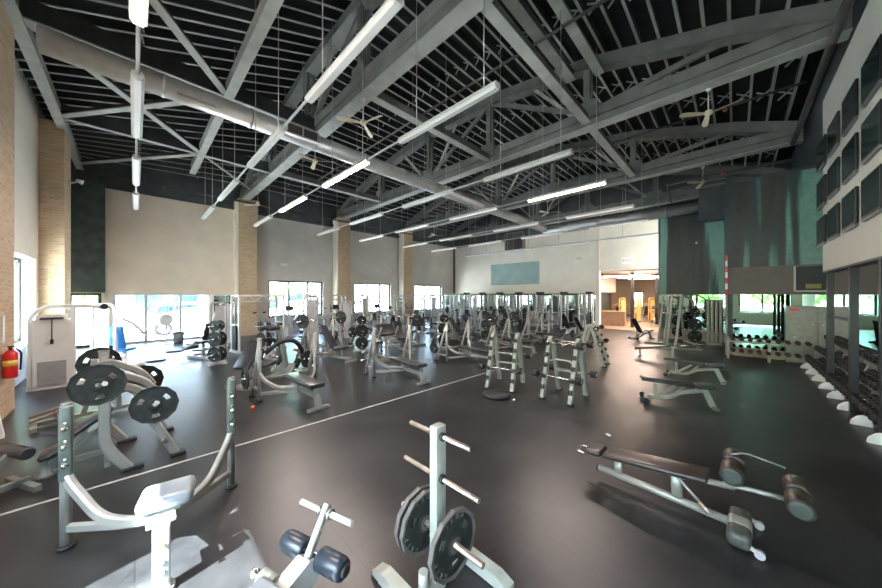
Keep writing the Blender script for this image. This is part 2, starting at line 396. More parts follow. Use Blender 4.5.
# wall F under the screens and the screen wall
struct('wall_front', MB().b2(XA-.35, XE+.2, YF-.2, YF, 0, 8.0), 'beige')
struct('wall_front_mirror', MB().b2(3.0, XE-.05, YF+.005, YF+.03, .3, 2.1), 'mirror_g')
struct('wall_front_screens', MB().b2(3.2, 11.1, -1.62, -1.45, 2.64, 6.55), 'beige_shaded')
struct('ceiling_soffit', MB().b2(3.2, 11.1, YF, -1.62, 2.95, 3.05).b2(3.2, 11.1, -1.62, -1.45, 2.60, 2.64), 'darkwall')
struct('wall_front_upper', MB().b2(XA, XC, -1.95, -1.75, 6.1, 8.2).b2(XA, 11.1, -1.95, -1.75, 3.05, 6.1), 'darkwall')
for k, x in enumerate((10.85, 9.0, 7.4, 5.2)):
    struct('trim_%d' % (11+k), MB().b2(x-.05, x+.05, -1.57, -1.47, 0, 2.6), 'dark')
struct('trim_15', MB().b2(9.08, 10.77, -1.56, -1.51, 1.60, 1.65), 'dark')
# --------------------------------------------------------------- roof
TX = [4.0, 9.4, 14.9, 19.9]
PP = [-1.5, 0.0, 3.1, 6.6, 9.9, 13.7, 16.8, 18.5]
def arch(y):
    f = lambda v: 7.45+2.05*(1-((v-8.5)/10)**2)
    for a, b in zip(PP, PP[1:]):
        if a <= y <= b: t = (y-a)/(b-a); return f(a)*(1-t)+f(b)*t
    return f(min(max(y, -1.5), 18.5))
ZC = 7.25
def truss(x, label):
    t = root('roof_truss'); t.location = (x, 8.5, 0)
    Y = lambda v: v-8.5
    b = MB().b2(-.13, .13, Y(-1.55), Y(18.45), ZC-.24, ZC-.02).b2(-.16, .16, Y(-1.55), Y(18.45), ZC+.0, ZC+.26)
    b.m(1).b2(-.17, .17, Y(-1.55), Y(18.45), ZC-.26, ZC-.235)
    b.build('bottom_chord', ['truss', 'truss_l'], t)
    c = MB()
    pts = [(0, Y(y), arch(y)) for y in PP[0:]]
    c.bar(pts, .24, .34); c.bar([(p[0], p[1], p[2]-.185) for p in pts], .36, .03)
    c.build('top_chord', 'truss', t)
    for y in PP[2:-2]:
        MB().b2(-.14, -.05, Y(y)-.09, Y(y)+.09, ZC+.2, arch(y)-.12).b2(.05, .14, Y(y)-.09, Y(y)+.09, ZC+.2, arch(y)-.12).build('vertical_post', 'truss', t)
    zz = PP[1:-1]
    for i in range(len(zz)-1):
        a, c_ = zz[i], zz[i+1]; m_ = (a+c_)/2
        if i in (0, len(zz)-2):
            e = (a, arch(a)) if i == 0 else (c_, arch(c_)); f = (c_, ZC+.2) if i == 0 else (a, ZC+.2)
            MB().bar([(0, Y(e[0]), e[1]-.1), (0, Y(f[0]), f[1])], .1, .14).build('diagonal_brace', 'truss', t); continue
        if i % 2: MB().bar([(0, Y(a), ZC+.2), (0, Y(c_), arch(c_)-.1)], .1, .14).build('diagonal_brace', 'truss', t)
        else: MB().bar([(0, Y(a), arch(a)-.1), (0, Y(c_), ZC+.2)], .1, .14).build('diagonal_brace', 'truss', t)
        MB().bar([(0, Y(m_), (arch(a)+arch(c_))/2-.12), (0, Y(a if i % 2 else c_)+(.35 if i % 2 else -.35), ZC+.2)], .08, .1).build('diagonal_brace', 'truss_l', t)
    for y in PP[2:-2]:
        MB().b2(-.18, .18, Y(y)-.4, Y(y)+.4, ZC+.27, ZC+.29).b2(-.175, -.15, Y(y)-.3, Y(y)+.3, ZC+.05, ZC+.5).b2(.15, .175, Y(y)-.3, Y(y)+.3, ZC+.05, ZC+.5).build('gusset_plate', 'truss', t)
    tag(t, label, 'roof truss', 'bowstring roof trusses'); return t
truss(TX[0], 'grey bowstring roof truss ending on the brick column beside the glass doors')
truss(TX[1], 'grey bowstring roof truss ending on the second brick column')
truss(TX[2], 'grey bowstring roof truss ending on the third brick column')
truss(TX[3], 'grey bowstring roof truss closest to the wall with the teal panel')
# deck
dk = MB()
def deck(x0, x1, fz0, fz1):
    ys = [-2.0]+PP[1:-1]+[18.8]
    A = [dk.bm.verts.new((x0, y, fz0(y))) for y in ys]; B = [dk.bm.verts.new((x1, y, fz1(y))) for y in ys]
    A2 = [dk.bm.verts.new((x0, y, fz0(y)+.15)) for y in ys]; B2 = [dk.bm.verts.new((x1, y, fz1(y)+.15)) for y in ys]
    for i in range(len(ys)-1):
        dk._face([A[i], A[i+1], B[i+1], B[i]]); dk._face([A2[i], A2[i+1], B2[i+1], B2[i]])
    n = len(ys)-1
    dk._face([A[0], B[0], B2[0], A2[0]]); dk._face([A[n], B[n], B2[n], A2[n]])
za = lambda y: arch(y)+.55
deck(XA-.3, TX[0], lambda y: 7.75, za)
for a, b in ((TX[0], TX[1]), (TX[1], TX[2]), (TX[2], 20.9)): deck(a, b, za, za)
struct('ceiling', dk, 'deck')
# joists
def joist(x0, x1, z0, z1, y, label, group, dr=None):
    b = MB(); L_ = x1-x0
    b.m(1).bar([(0, 0, 0), (L_, 0, z1-z0)], .035, .26)
    b.m(0).bar([(0, 0, -.14), (L_, 0, z1-z0-.14)], .062, .02)
    k = 2 if L_ > 5.6 else 2
    for j in range(k):
        f = (j+1)/(k+1); zz = (z1-z0)*f-.13
        b.bar([(L_*f, 0, zz), (L_*f+.05, .30, zz+.22)], .05, .03); b.bar([(L_*f+.12, .30, zz), (L_*f+.05, 0, zz+.22)], .04, .025)
    o = b.build('roof_joist', ['joist_f', 'joist_w'], None, (x0, y, z0)); tag(o, label, 'roof joist', group); return o
bays = [(XA, TX[0]-.05, 'thin steel roof joist sloping between the window side wall and the first truss', 'roof joists of the sloping end bay'),
        (TX[0]+.05, TX[1]-.05, 'thin steel roof joist spanning between the first and second trusses', 'roof joists of the second bay'),
        (TX[1]+.05, TX[2]-.05, 'thin steel roof joist spanning between the second and third trusses', 'roof joists of the third bay'),
        (TX[2]+.05, TX[3]-.05, 'thin steel roof joist spanning between the third and last trusses', 'roof joists of the last bay')]
for bi, (x0, x1, lb, gp) in enumerate(bays):
    y = -1.2
    while y < 18.3:
        z1 = arch(y)+.36
        joist(x0, x1, 7.6 if bi == 0 else z1, z1, y, lb, gp); y += .43
# longitudinal struts at chord level
def strut(p0, p1, w, h, label, group, m='truss', flange=True):
    b = MB(); p0, p1 = V(p0), V(p1); mid = p0; d = p1-p0
    b.bar([(0, 0, 0), d], w, h)
    if flange: b.m(1).bar([(0, 0, -h/2), d-V((0, 0, h/2))], w*1.6+.04, .028)
    o = b.build('ceiling_strut', [m, 'truss_l'], None, mid); tag(o, label, 'roof strut', group)
g = 'struts tying the trusses together'
for y, nm in ((3.1, 'nearest the screens'), (6.6, 'over the bench press row'), (13.7, 'two thirds along to the brick columns')):
    strut((4.1, y, ZC), (9.3, y, ZC), .12, .24, 'long grey strut between first and second trusses, '+nm, g)
for y, nm in ((3.1, 'nearest the screens'), (9.9, 'midway along the span')):
    strut((9.5, y, ZC), (14.8, y, ZC), .12, .24, 'long grey strut between second and third trusses, '+nm, g)
strut((4.1, 3.55, arch(3.5)-.2), (9.3, 3.55, arch(3.5)-.2), .14, .30, 'higher grey strut joining the top chords of the first two trusses', g)
strut((4.1, 2.75, arch(2.8)-.3), (9.3, 2.75, arch(2.8)-.3), .12, .22, 'higher slimmer strut beside the top chord strut of the first bay', g)
strut((-1.5, 9.2, 7.3), (3.9, 9.2, 7.3), .06, .40, 'dark strut beside the round duct between wall and first truss', g, 'joist_w')
strut((-1.5, 13.6, 7.3), (3.9, 13.6, 7.3), .06, .40, 'dark strut nearer the brick columns between wall and first truss', g, 'joist_w')
strut((-1.5, 4.3, 7.25), (-1.5, 18.4, 7.25), .10, .42, 'pale grey roof beam running along the window side wall', 'beams parallel to the trusses', 'truss_l')
strut((1.65, 3.0, 7.25), (1.65, 15.8, 7.25), .10, .42, 'pale grey roof beam halfway between side wall and first truss', 'beams parallel to the trusses', 'truss_l')
g = 'flat wind bracing over the window side bay'
strut((1.65, 9.2, 7.2), (-1.5, 4.6, 7.2), .08, .12, 'diagonal wind brace from the mid beam towards the camera side', g, 'joist_w')
strut((1.65, 9.2, 7.18), (-1.5, 13.6, 7.18), .08, .12, 'diagonal wind brace meeting the mid beam at the duct strut', g, 'joist_w')
strut((1.65, 13.6, 7.2), (-1.5, 9.2, 7.2), .08, .12, 'diagonal wind brace crossing behind the round duct', g, 'joist_w')
strut((1.65, 13.6, 7.18), (-1.5, 17.9, 7.18), .08, .12, 'diagonal wind brace reaching into the corner above the dark panel', g, 'joist_w')
strut((1.65, 13.7, 7.2), (4.0, 16.8, 7.2), .05, .06, 'thin rod brace from mid beam to the first brick column', g, 'truss_l', False)
# --------------------------------------------------------------- ducts
def duct(p0, p1, r, label):
    p0, p1 = V(p0), V(p1); L_ = (p1-p0).length; t = (p1-p0).normalized()
    d = root('air_duct'); d.location = p0
    MB().cyl((0, 0, 0), t*L_, r, 32).build('duct_pipe', 'duct', d)
    for k in range(1, int(L_/1.5)+1): MB().cyl(t*(k*1.5-.03), t*(k*1.5+.03), r+.012, 32).build('duct_collar', 'duct', d)
    tag(d, label, 'duct'); return d, t
d1, t = duct((-1.1, 8.15, 6.3), (17.2, 8.15, 6.05), .21, 'long spiral galvanised duct slanting across under the trusses from the window side')
for x, s in ((2.0, 0), (4.1, 1), (7.2, 0), (8.6, 0), (13.0, 0)):
    b = MB()
    if s:
        b.m(0).b2(x-.42, x+.42, -.30, -.14, -.20, .08); b.m(1).b2(x-.36, x-.02, -.31, -.295, -.16, .04).b2(x+.02, x+.36, -.31, -.295, -.16, .04)
        b.build('air_register', ['duct', 'grille'], d1)
    else:
        b.box((x, -.17, -.13), (.62, .02, .20), RX(R(-35))); b.b2(x-.31, x+.31, -.20, -.1, -.04, .02); b.build('air_register', ['lamp_body'], d1)
d2, t = duct((17.5, 8.3, 6.0), (17.5, 1.15, 6.0), .25, 'shorter wide galvanised duct in front of the streaked green wall')
tag(MB().b2(17.3, 17.95, .27, 1.14, 5.35, 6.75).build('air_plenum', 'darkwall'), 'dark boxed air plenum at the end of the wide duct', 'duct box')
# sprinkler pipes
def pipe(pts, r, label, heads=(), drops=0):
    o = root('sprinkler_pipe'); o.location = pts[0]; p0 = V(pts[0])
    MB().tube([V(p)-p0 for p in pts], r, 8, .1).build('pipe_run', 'pipe', o)
    for h in heads: MB().lathe(V(h)-p0, (0, 0, -1), [(-.04, .04), (0, .05), (.04, .055), (.07, .03)], 10).build('coupling', 'coupling', o)
    tag(o, label, 'pipe', 'sprinkler pipes'); return o
pipe([(1.0, -1.3, 6.75), (14.4, -1.3, 6.85)], .07, 'thick dark sprinkler main running above the wall of screens', [(9.0, -1.3, 6.8), (11.4, -1.3, 6.8), (13.2, -1.3, 6.83)])
pipe([(11.9, -1.3, 7.5), (11.9, 17.8, 7.5)], .035, 'thin sprinkler branch pipe between second and third trusses', [(11.9, .2, 7.45), (11.9, 4.5, 7.45)])
pipe([(6.7, -1.2, 8.1), (6.7, 17.8, 8.1)], .035, 'thin sprinkler branch pipe between first and second trusses', [])
pipe([(13.9, -1.3, 6.2), (13.9, 1.8, 6.2), (16.5, 2.0, 6.2)], .045, 'dark sprinkler pipe across the top of the green wall', [(13.9, .3, 6.2)])
pipe([(-1.2, 17.9, 6.85), (3.4, 17.9, 6.85), (9.0, 17.9, 6.8), (19.8, 17.9, 6.8)], .045, 'long sprinkler pipe along the dark band above the brick columns', [(.9, 17.9, 6.85), (2.6, 17.9, 6.85), (6.0, 17.9, 6.8)])
M['dark_cap'] = mat('dark_grey_end_cap', (.028, .036, .033), .5)
M['foot_grey'] = mat('mottled_grey_rubber', (.05, .055, .05), .5, 0, .4, 30)
# ---------------------------------------------------------------- small reusable items
def text_mesh(txt, size, depth):
    cu = bpy.data.curves.new('t', 'FONT'); cu.body = txt; cu.size = size; cu.extrude = depth; cu.align_x = 'CENTER'; cu.align_y = 'CENTER'; cu.resolution_u = 2
    ob = bpy.data.objects.new('t', cu); COL.objects.link(ob); dg = bpy.context.evaluated_depsgraph_get()
    me = bpy.data.meshes.new_from_object(ob.evaluated_get(dg)); bpy.data.objects.remove(ob); bpy.data.curves.remove(cu); return me
def plate_mesh(r=.225, t=.034, letters=None, n=36):
    """weight plate, axis along local y, centred on the origin"""
    b = MB(); bm = b.bm
    rad = [.026, .052, .07, .112, .158, .196, r]
    th = [t/2+.004, t/2+.004, t*.32, t*.28, t*.28, t*.30, t/2]
    rad = [q*r/.225 if i else .026 for i, q in enumerate(rad)]
    def pt(i, k, s):
        a = 2*PI*k/n; q = rad[i]
        if i == 6:  # twelve-sided rim
            ph = (a % (PI/6))-PI/12; q = r*math.cos(PI/12)/math.cos(ph)
        return bm.verts.new((q*math.cos(a), s*th[i], q*math.sin(a)))
    G = {s: [[pt(i, k, s) for k in range(n)] for i in range(7)] for s in (-1, 1)}
    hole = lambda k: (k % (n//3)) in range(2, 5)
    for s in (-1, 1):
        for i in range(6):
            b.mi = 1 if i == 5 or i == 0 else 0
            for k in range(n):
                if i == 3 and hole(k): continue
                b._face([G[s][i][k], G[s][i][(k+1) % n], G[s][i+1][(k+1) % n], G[s][i+1][k]], False)
    b.mi = 1
    for i in (0, 6):
        for k in range(n): b._face([G[-1][i][k], G[-1][i][(k+1) % n], G[1][i][(k+1) % n], G[1][i][k]])
    b.mi = 0
    for k in range(n):
        if hole(k):
            for i in (3, 4): b._face([G[-1][i][k], G[-1][i][(k+1) % n], G[1][i][(k+1) % n], G[1][i][k]])
            if not hole(k-1): b._face([G[-1][3][k], G[-1][4][k], G[1][4][k], G[1][3][k]])
            if not hole(k+1): b._face([G[-1][3][(k+1) % n], G[-1][4][(k+1) % n], G[1][4][(k+1) % n], G[1][3][(k+1) % n]])
    return b
def make_plate(letters=None, r=.225, t=.034, mats=('iron', 'iron'), n=36):
    o = plate_mesh(r, t, n=n).build('weight_plate', list(mats))
    if letters:
        for side in (1, -1):
            b = MB()
            for word, mid in letters:
                for j, ch in enumerate(word):
                    if ch == ' ': continue
                    a = R(mid-(j-(len(word)-1)/2)*17); me = text_mesh(ch, .042, .003); q = .178*r/.225
                    tmp = bmesh.new(); tmp.from_mesh(me); bpy.data.meshes.remove(me)
                    mt = MX.Translation((q*math.cos(a)*side, -side*(t*.33), q*math.sin(a))) @ (MX.Rotation(0 if side > 0 else PI, 4, 'Z')) @ MX.Rotation(R(90), 4, 'X') @ MX.Rotation(a-PI/2, 4, 'Z')
                    mp = {v: b.bm.verts.new(mt @ v.co) for v in tmp.verts}
                    for f in tmp.faces: b._face([mp[v] for v in f.verts])
                    tmp.free()
            b.build('raised_lettering', 'iron_rim', o)
    return o
PLATE = make_plate(n=36)
PLATE_L = make_plate([('IRON', 90), ('GRIP', 215)], mats=('iron', 'iron_rim'))
PLATE_S = make_plate(r=.16, t=.03, n=36)
PLATE_SV = make_plate(r=.2, t=.034, mats=('steel_w', 'chrome'), n=36)
def plate(proto, x, y, z, rz, label, group=None): return put(proto, (x, y, z), rz, label, 'weight plate', group)

def foot(b, x, y, w=.12, d=.16, h=.03, mi=1):
    k = b.mi; b.m(mi).box((x, y, h/2), (w, d, h), bev=.01); b.m(k)

# ---------------------------------------------------------------- F1 tall press bench by the camera
def make_press_stool():
    r = root('press_bench'); us = 0
    for sx in (-1, 1):
        b = MB(); x = sx*.57
        b.tube([(x, 0, .02), (x, 0, 1.18)], .036, 14)
        b.m(1).cyl((x, 0, 0), (x, 0, .03), .06, 16)
        b.m(0).bar([(x, .0, .60), (x*.93, -.06, .52), (x*.62, -.30, .29), (x*.3, -.52, .28), (0, -.66, .33)], .055, .085, .12, rd=.02)
        b.bar([(x, 0, .16), (x*.5, -.30, .2), (0, -.62, .27)], .045, .075, 0, rd=.02)
        up = b.build('upright', ['steel', 'rubber'], r)
        g = MB().box((x, 0, .87), (.078, .09, .62), bev=.02); g.m(1).cyl((x, 0, 1.18), (x, 0, 1.2), .03, 12)
        g.build('wear_guard', ['guard', 'steel_d'], up)
        for z in (.70, .85, 1.0):
            h = MB().tube([(x, -.045, z), (x, -.10, z), (x, -.115, z+.035)], .011, 8); h.lathe((x, -.045, z), (0, -1, 0), [(0, .02), (.012, .018), (.02, .01)], 10)
            h.lathe((x, -.045, z+.05), (0, -1, 0), [(0, .012), (.01, .01)], 8); h.build('bar_hook', 'chrome', up)
    MB().box((.04, -.78, .535), (.33, .32, .11), RX(R(-4)) @ RZ(R(-8)), .045).build('seat', 'vinyl_b', r).data.materials[0] = M['seat_grey']
    b = MB().bar([(0, -.60, .30), (0, -.92, .40)], .08, .08).box((0, -.78, .46), (.22, .2, .02)); b.build('seat_frame', 'steel_w', r)
    b = MB().box((0, -1.06, .25), (.095, .085, .46), bev=.012).box((0, -1.0, .475), (.16, .14, .03), RX(R(-10)), .008)
    b.m(1)
    for z in (.16, .23): b.lathe((0, -1.105, z), (0, -1, 0), [(0, .02), (.004, .018)], 14)
    b.m(0).cyl((0, -1.06, 0), (0, -1.06, .03), .075, 18); b.box((0, -.95, .3), (.05, .16, .07)); b.build('front_post', ['steel_w', 'steel_d'], r)
    MB().lathe((.0, -1.105, .36), (0, -1, 0), [(0, .012), (.02, .012), (.022, .02), (.04, .016)], 12).build('adjuster_knob', 'yellow', r)
    return r
M['seat_grey'] = mat('pale_grey_vinyl', (.16, .175, .19), .35, 0, .08, 10)
put(make_press_stool(), (.17, 3.96, 0), R(-2), 'grey shoulder press bench with green topped uprights and small square seat', 'press bench')

# ---------------------------------------------------------------- F2 plate tree
def make_plate_tree():
    r = root('plate_tree')
    MB().b2(-.05, .05, -.036, .036, .0, 1.17, .008).build('post', 'green_steel', r)
    for z, l in ((1.10, .30), (.80, .37), (.41, .40)):
        b = MB().tube([(0, -l, z), (0, l, z)], .0165 if z > .5 else .02, 12)
        b.m(1).cyl((0, -.062, z), (0, -.036, z), .03, 14).cyl((0, .036, z), (0, .062, z), .03, 14); b.build('plate_peg', ['peg', 'rubber'], r)
    b = MB().b2(-.25, .32, -.035, .035, .03, .09); b.build('base_spine', 'green_steel', r)
    for x in (-.24, .32):
        b = MB().prism([(-.40, .0), (.40, .0), (.40, .05), (.30, .085), (-.30, .085), (-.40, .05)], lambda a, c, t, x=x: (x+t, a, c+.012), -.045, .045)
        b.m(1).b2(x-.05, x+.05, -.41, -.33, 0, .02).b2(x-.05, x+.05, .33, .41, 0, .02); b.build('base_rail', ['green_steel', 'rubber'], r)
    MB().cyl((-.14, .0, .09), (-.14, .0, .21), .034, 18).build('bar_cup', 'green_steel', r)
    return r
TR = (1.52, 1.52)
put(make_plate_tree(), (TR[0], TR[1], 0), R(0), 'pale green-grey weight tree holding three large black plates', 'weight tree')
plate(PLATE_L, TR[0], TR[1]+.14, .405, R(0), 'black plate on the inner side of the weight tree, touching its post')
plate(PLATE_L, TR[0], TR[1]+.20, .405, R(0), 'outer black plate of the pair behind the weight tree post')
plate(PLATE_L, TR[0], TR[1]-.15, .405, R(0), 'single black plate facing the camera on the weight tree')

# ---------------------------------------------------------------- F3 roller bench cut by the frame
def make_roller_bench():
    r = root('roller_bench')    # local +x runs towards the T handle
    b = MB().bar([(-1.0, 0, .30), (-.25, 0, .36), (.02, 0, .40)], .09, .10, .2, rd=.02)
    b.prism([(-.14, .28), (.06, .30), (.09, .40), (0, .46), (-.16, .42)], lambda a, c, t: (a, t, c), -.055, .055)
    b.bar([(-.1, 0, .32), (-.05, 0, .02)], .07, .08); b.bar([(-.05, -.26, .04), (-.05, .26, .04)], .07, .07)
    b.bar([(-.95, 0, .3), (-.95, 0, .04)], .07, .08); b.bar([(-.95, -.26, .04), (-.95, .26, .04)], .07, .07)
    b.build('frame', 'steel_w', r)
    h = MB().bar([(.0, 0, .40), (.19, 0, .68)], .045, .045, rd=.012); h.build('handle_post', 'steel', r)
    c = MB().tube([(.17, -.05, .635), (.17, -.235, .635)], .019, 12).tube([(.17, .05, .635), (.17, .235, .635)], .019, 12)
    c.m(1).cyl((.17, -.055, .635), (.17, .055, .635), .022, 12).cyl((.17, -.05, .635), (.17, -.035, .635), .034, 14).cyl((.17, .035, .635), (.17, .05, .635), .034, 14)
    c.build('cross_handle', ['steel_w', 'chrome'], r)
    for s in (-1, 1):
        MB().lathe((.07, s*.06, .43), (0, s, 0), [(0, .055), (.012, .066), (.17, .066), (.20, .058), (.205, .03)], 20).build('roller_pad', 'vinyl_b', r)
        MB().lathe((.07, s*.265, .43), (0, s, 0), [(0, .035), (.015, .035), (.02, .02)], 14).build('roller_cap', 'dark', r)
    MB().cyl((.07, -.27, .43), (.07, .27, .43), .014, 10).build('roller_axle', 'chrome', r)
    MB().box((-.55, 0, .40), (.75, .27, .07), RY(R(-5)), .03).build('backrest_pad', 'seat_grey', r)
    k = MB().cyl((-.16, .05, .40), (-.16, .17, .40), .05, 16); k.m(1).lathe((-.16, .17, .40), (0, 1, 0), [(0, .012), (.05, .012), (.055, .028), (.08, .026), (.09, .01)], 14); k.build('adjuster_knob', ['green_steel', 'chrome'], r)
    return r
put(make_roller_bench(), (.74, 1.92, 0), R(18), 'pale roller bench with T-shaped handle and navy leg rollers', 'roller bench')

# ---------------------------------------------------------------- F4 decline sit-up bench
def make_decline():
    r = root('decline_bench')
    b = MB().tube([(0, .62, .12), (0, -.46, .09)], .036, 14); b.m(1).cyl((0, .62, .12), (0, .635, .1205), .038, 14)
    b.m(0).oval([(0, .42, .11), (0, .42, .27)], .035, .08).oval([(0, -.10, .10), (0, -.08, .37)], .05, .09)
    b.tube([(0, .62, .27), (0, -.50, .40)], .026, 12); b.build('frame', ['steel', 'rubber'], r)
    f = MB().box((0, -.53, .07), (.48, .15, .125), bev=.04); fo = f.build('base_foot', 'foot_grey', r)
    MB().box((0, -.53, .073), (.17, .158, .133), bev=.035).build('foot_bracket', 'steel', fo)
    for s in (-1, 1): MB().cyl((s*.22-.02, -.65, .035), (s*.22+.02, -.65, .035), .032, 16).bar([(s*.22, -.6, .06), (s*.22, -.65, .04)], .02, .03).build('transport_wheel', 'plastic_g', r)
    t = R(-6.6)
    MB().box((0, .66, .31), (.26, .19, .055), RX(t), .024).build('head_pad', 'vinyl_br', r)
    MB().box((0, .10, .375), (.27, .87, .055), RX(t), .024).build('back_pad', 'vinyl_br', r)
    MB().tube([(-.09, .72, .27), (-.09, .84, .26), (.09, .84, .26), (.09, .72, .27)], .009, 8, .03).build('head_handle', 'chrome', r)
    MB().tube([(0, -.42, .40), (0, -.60, .43), (0, -.86, .45)], .02, 12).build('roller_arm', 'steel', r)
    MB().tube([(0, -.46, .40), (0, -.47, .60)], .022, 12).build('roller_post', 'steel', r)
    for y, z in ((-.49, .59), (-.86, .50)):
        MB().cyl((-.25, y, z), (.25, y, z), .016, 10).build('roller_axle', 'chrome', r)
        for s in (-1, 1):
            p = MB(); p.lathe((s*.035, y, z), (s, 0, 0), [(0, .06), (.01, .078), (.19, .078), (.20, .070)], 22); p.m(1).lathe((s*.235, y, z), (s, 0, 0), [(0, .070), (.012, .068), (.016, .05)], 22)
            p.build('roller_pad', ['vinyl_br', 'dark_cap'], r)
    MB().tube([(.05, -.47, .66), (.12, -.56, .69), (.14, -.80, .645)], .009, 8, .05).build('hand_grip', 'steel_d', r)
    h = MB().tube([(-.07, -.06, .40), (-.16, -.28, .24)], .013, 10); h.m(1).tube([(-.16, -.28, .24), (-.19, -.35, .19)], .017, 10); h.m(0).lathe((-.03, -.14, .38), (-1, 0, 0), [(0, .05), (.012, .05)], 16)
    h.build('tilt_lever', ['steel', 'peg'], r)
    return r
put(make_decline(), (3.72, .50, 0), R(-2), 'brown-black padded decline sit-up bench with four foot rollers', 'sit-up bench')

# ---------------------------------------------------------------- F5 plate loaded lever machine
def make_lever():
    r = root('lever_press_machine')
    # local x = world x, y centred, two mirrored sides
    for s in (-1, 1):
        y = s*.52
        b = MB().bar([(-.02, y, .0), (-.10, y, .14), (-.22, y*.98, .34), (-.22, y*.95, 1.32)], .10, .085, .12, up=(0, 1, 0), rd=.02)
        b.m(1).box((-.0, y, .02), (.2, .13, .04), bev=.01); b.m(2).box((-.22, y*.95, 1.325), (.11, .095, .015)); b.build('upright', ['steel', 'rubber', 'steel_d'], r)
        l = MB().bar([(.05, y*.92, .78), (.24, y*.95, .40), (.40, y, .03)], .095, .08, .1, up=(0, 1, 0), rd=.02)
        l.m(1).box((.42, y, .025), (.16, .14, .05), bev=.01); l.m(2).cyl((.29, y-.07, .24), (.29, y+.07, .24), .028, 12); l.build('front_leg', ['steel', 'rubber', 'chrome'], r)
        a = MB().bar([(-.34, y*.80, 1.20), (-.16, y*.80, 1.18), (.14, y*.78, 1.0), (.26, y*.78, .78)], .085, .075, .14, up=(0, 1, 0), rd=.02)
        a.m(1).lathe((.24, y*.78-.05, .81), (0, 1, 0), [(0, .03), (.1, .03)], 14); a.build('lever_arm', ['steel', 'dark'], r)
        a = MB().bar([(-.22, y*.86, 1.02), (.0, y*.86, .98), (.22, y*.9, .76)], .085, .08, .1, up=(0, 1, 0), rd=.02); a.build('pivot_arm', 'steel', r)
        MB().tube([(-.22, y, 1.13), (-.22, y+s*.30, 1.13)], .024, 12).build('plate_peg', 'chrome', r)
        MB().tube([(.20, y, .80), (.20, y+s*.26, .80)], .024, 12).build('plate_peg', 'chrome', r)
    for x_, z_ in ((-.22, .5), (-.22, 1.22), (.12, .6)): MB().bar([(x_, -.47, z_), (x_, .47, z_)], .065, .08).build('cross_member', 'steel', r)
    MB().bar([(-.2, 0, .45), (-.5, 0, .24), (-.68, 0, .14)], .08, .06, .1, rd=.015).bar([(-.2, 0, .12), (-.68, 0, .10)], .05, .06).bar([(-.2, -.5, .12), (-.2, .5, .12)], .05, .06).build('spine', 'steel_d', r)
    MB().box((-.36, 0, .52), (.52, .26, .07), RY(R(-36)), .03).build('back_pad', 'vinyl', r)
    MB().box((-.62, 0, .27), (.22, .26, .07), RY(R(-20)), .03).build('seat_pad', 'vinyl', r)
    f = MB().lathe((-.68, 0, .0), (0, 0, 1), [(0, .09), (.03, .085), (.05, .06), (.2, .045)], 18); f.build('pedestal_foot', 'steel_d', r)
    return r
LV = make_lever()
put(LV, (-.05, 5.74, 0), R(3), 'plate-loaded lever press with black plates behind the shoulder press bench', 'lever press')
plate(PLATE, -.28, 5.01, 1.11, R(4), 'black plate on the upper peg of the lever press, facing the camera')
plate(PLATE, .17, 5.03, .77, R(-8), 'black plate on the lower peg of the lever press near the tape line')
plate(PLATE, -.35, 6.46, 1.13, R(3), 'black plate on the upper far peg of the lever press')
plate(PLATE, .10, 6.45, .80, R(3), 'black plate on the lower far peg of the lever press')

# edge bench and calf machine at the window side
def make_low_bench():
    r = root('leg_roll_bench')
    MB().lathe((0, -.24, .42), (0, 1, 0), [(0, .05), (.02, .065), (.44, .065), (.46, .05)], 20).build('roll_pad', 'vinyl', r)
    b = MB().bar([(-.02, 0, .42), (-.25, 0, .12)], .05, .06).bar([(-.5, 0, .06), (.1, 0, .06)], .06, .06).bar([(.05, -.28, .03), (.05, .28, .03)], .06, .06).bar([(-.5, -.28, .03), (-.5, .28, .03)], .06, .06).bar([(-.35, 0, .05), (-.35, 0, .38)], .05, .05)
    b.build('frame', 'steel_d', r); MB().box((-.4, 0, .42), (.34, .3, .07), bev=.03).build('seat', 'vinyl', r)
    return r
put(make_low_bench(), (-.90, 5.55, 0), R(28), 'low leg roll bench with black pad cut by the frame edge', 'leg bench')
def make_calf():
    r = root('calf_machine')
    MB().lathe((.1, -.28, .42), (0, 1, 0), [(0, .05), (.02, .07), (.5, .07), (.52, .05)], 20).build('thigh_roll', 'vinyl', r)
    MB().box((.42, 0, .36), (.4, .3, .07), RY(R(-14)), .03).build('seat', 'vinyl', r)
    b = MB().bar([(-.55, 0, .06), (.75, 0, .06)], .07, .06).bar([(.42, 0, .06), (.42, 0, .33)], .06, .07).bar([(.0, 0, .06), (.1, 0, .42)], .05, .06).bar([(.75, -.3, .04), (.75, .3, .04)], .07, .06).bar([(-.5, -.3, .04), (-.5, .3, .04)], .07, .06)
    b.build('frame', 'steel', r)
    for s in (-1, 1): MB().box((-.35, s*.15, .19), (.4, .05, .035), RY(R(-16))).bar([(-.3, s*.15, .18), (-.15, s*.15, .05)], .03, .03).build('foot_plate', 'wood', r)
    MB().prism([(-.12, 0), (.10, 0), (.03, .5), (-.06, .5)], lambda a, c, t: (a-.85, t-.1, c), -.09, .09).build('weight_shroud', 'white', r)
    return r
put(make_calf(), (-.62, 7.95, 0), R(8), 'seated calf machine with brown foot plates by the window wall', 'calf machine')

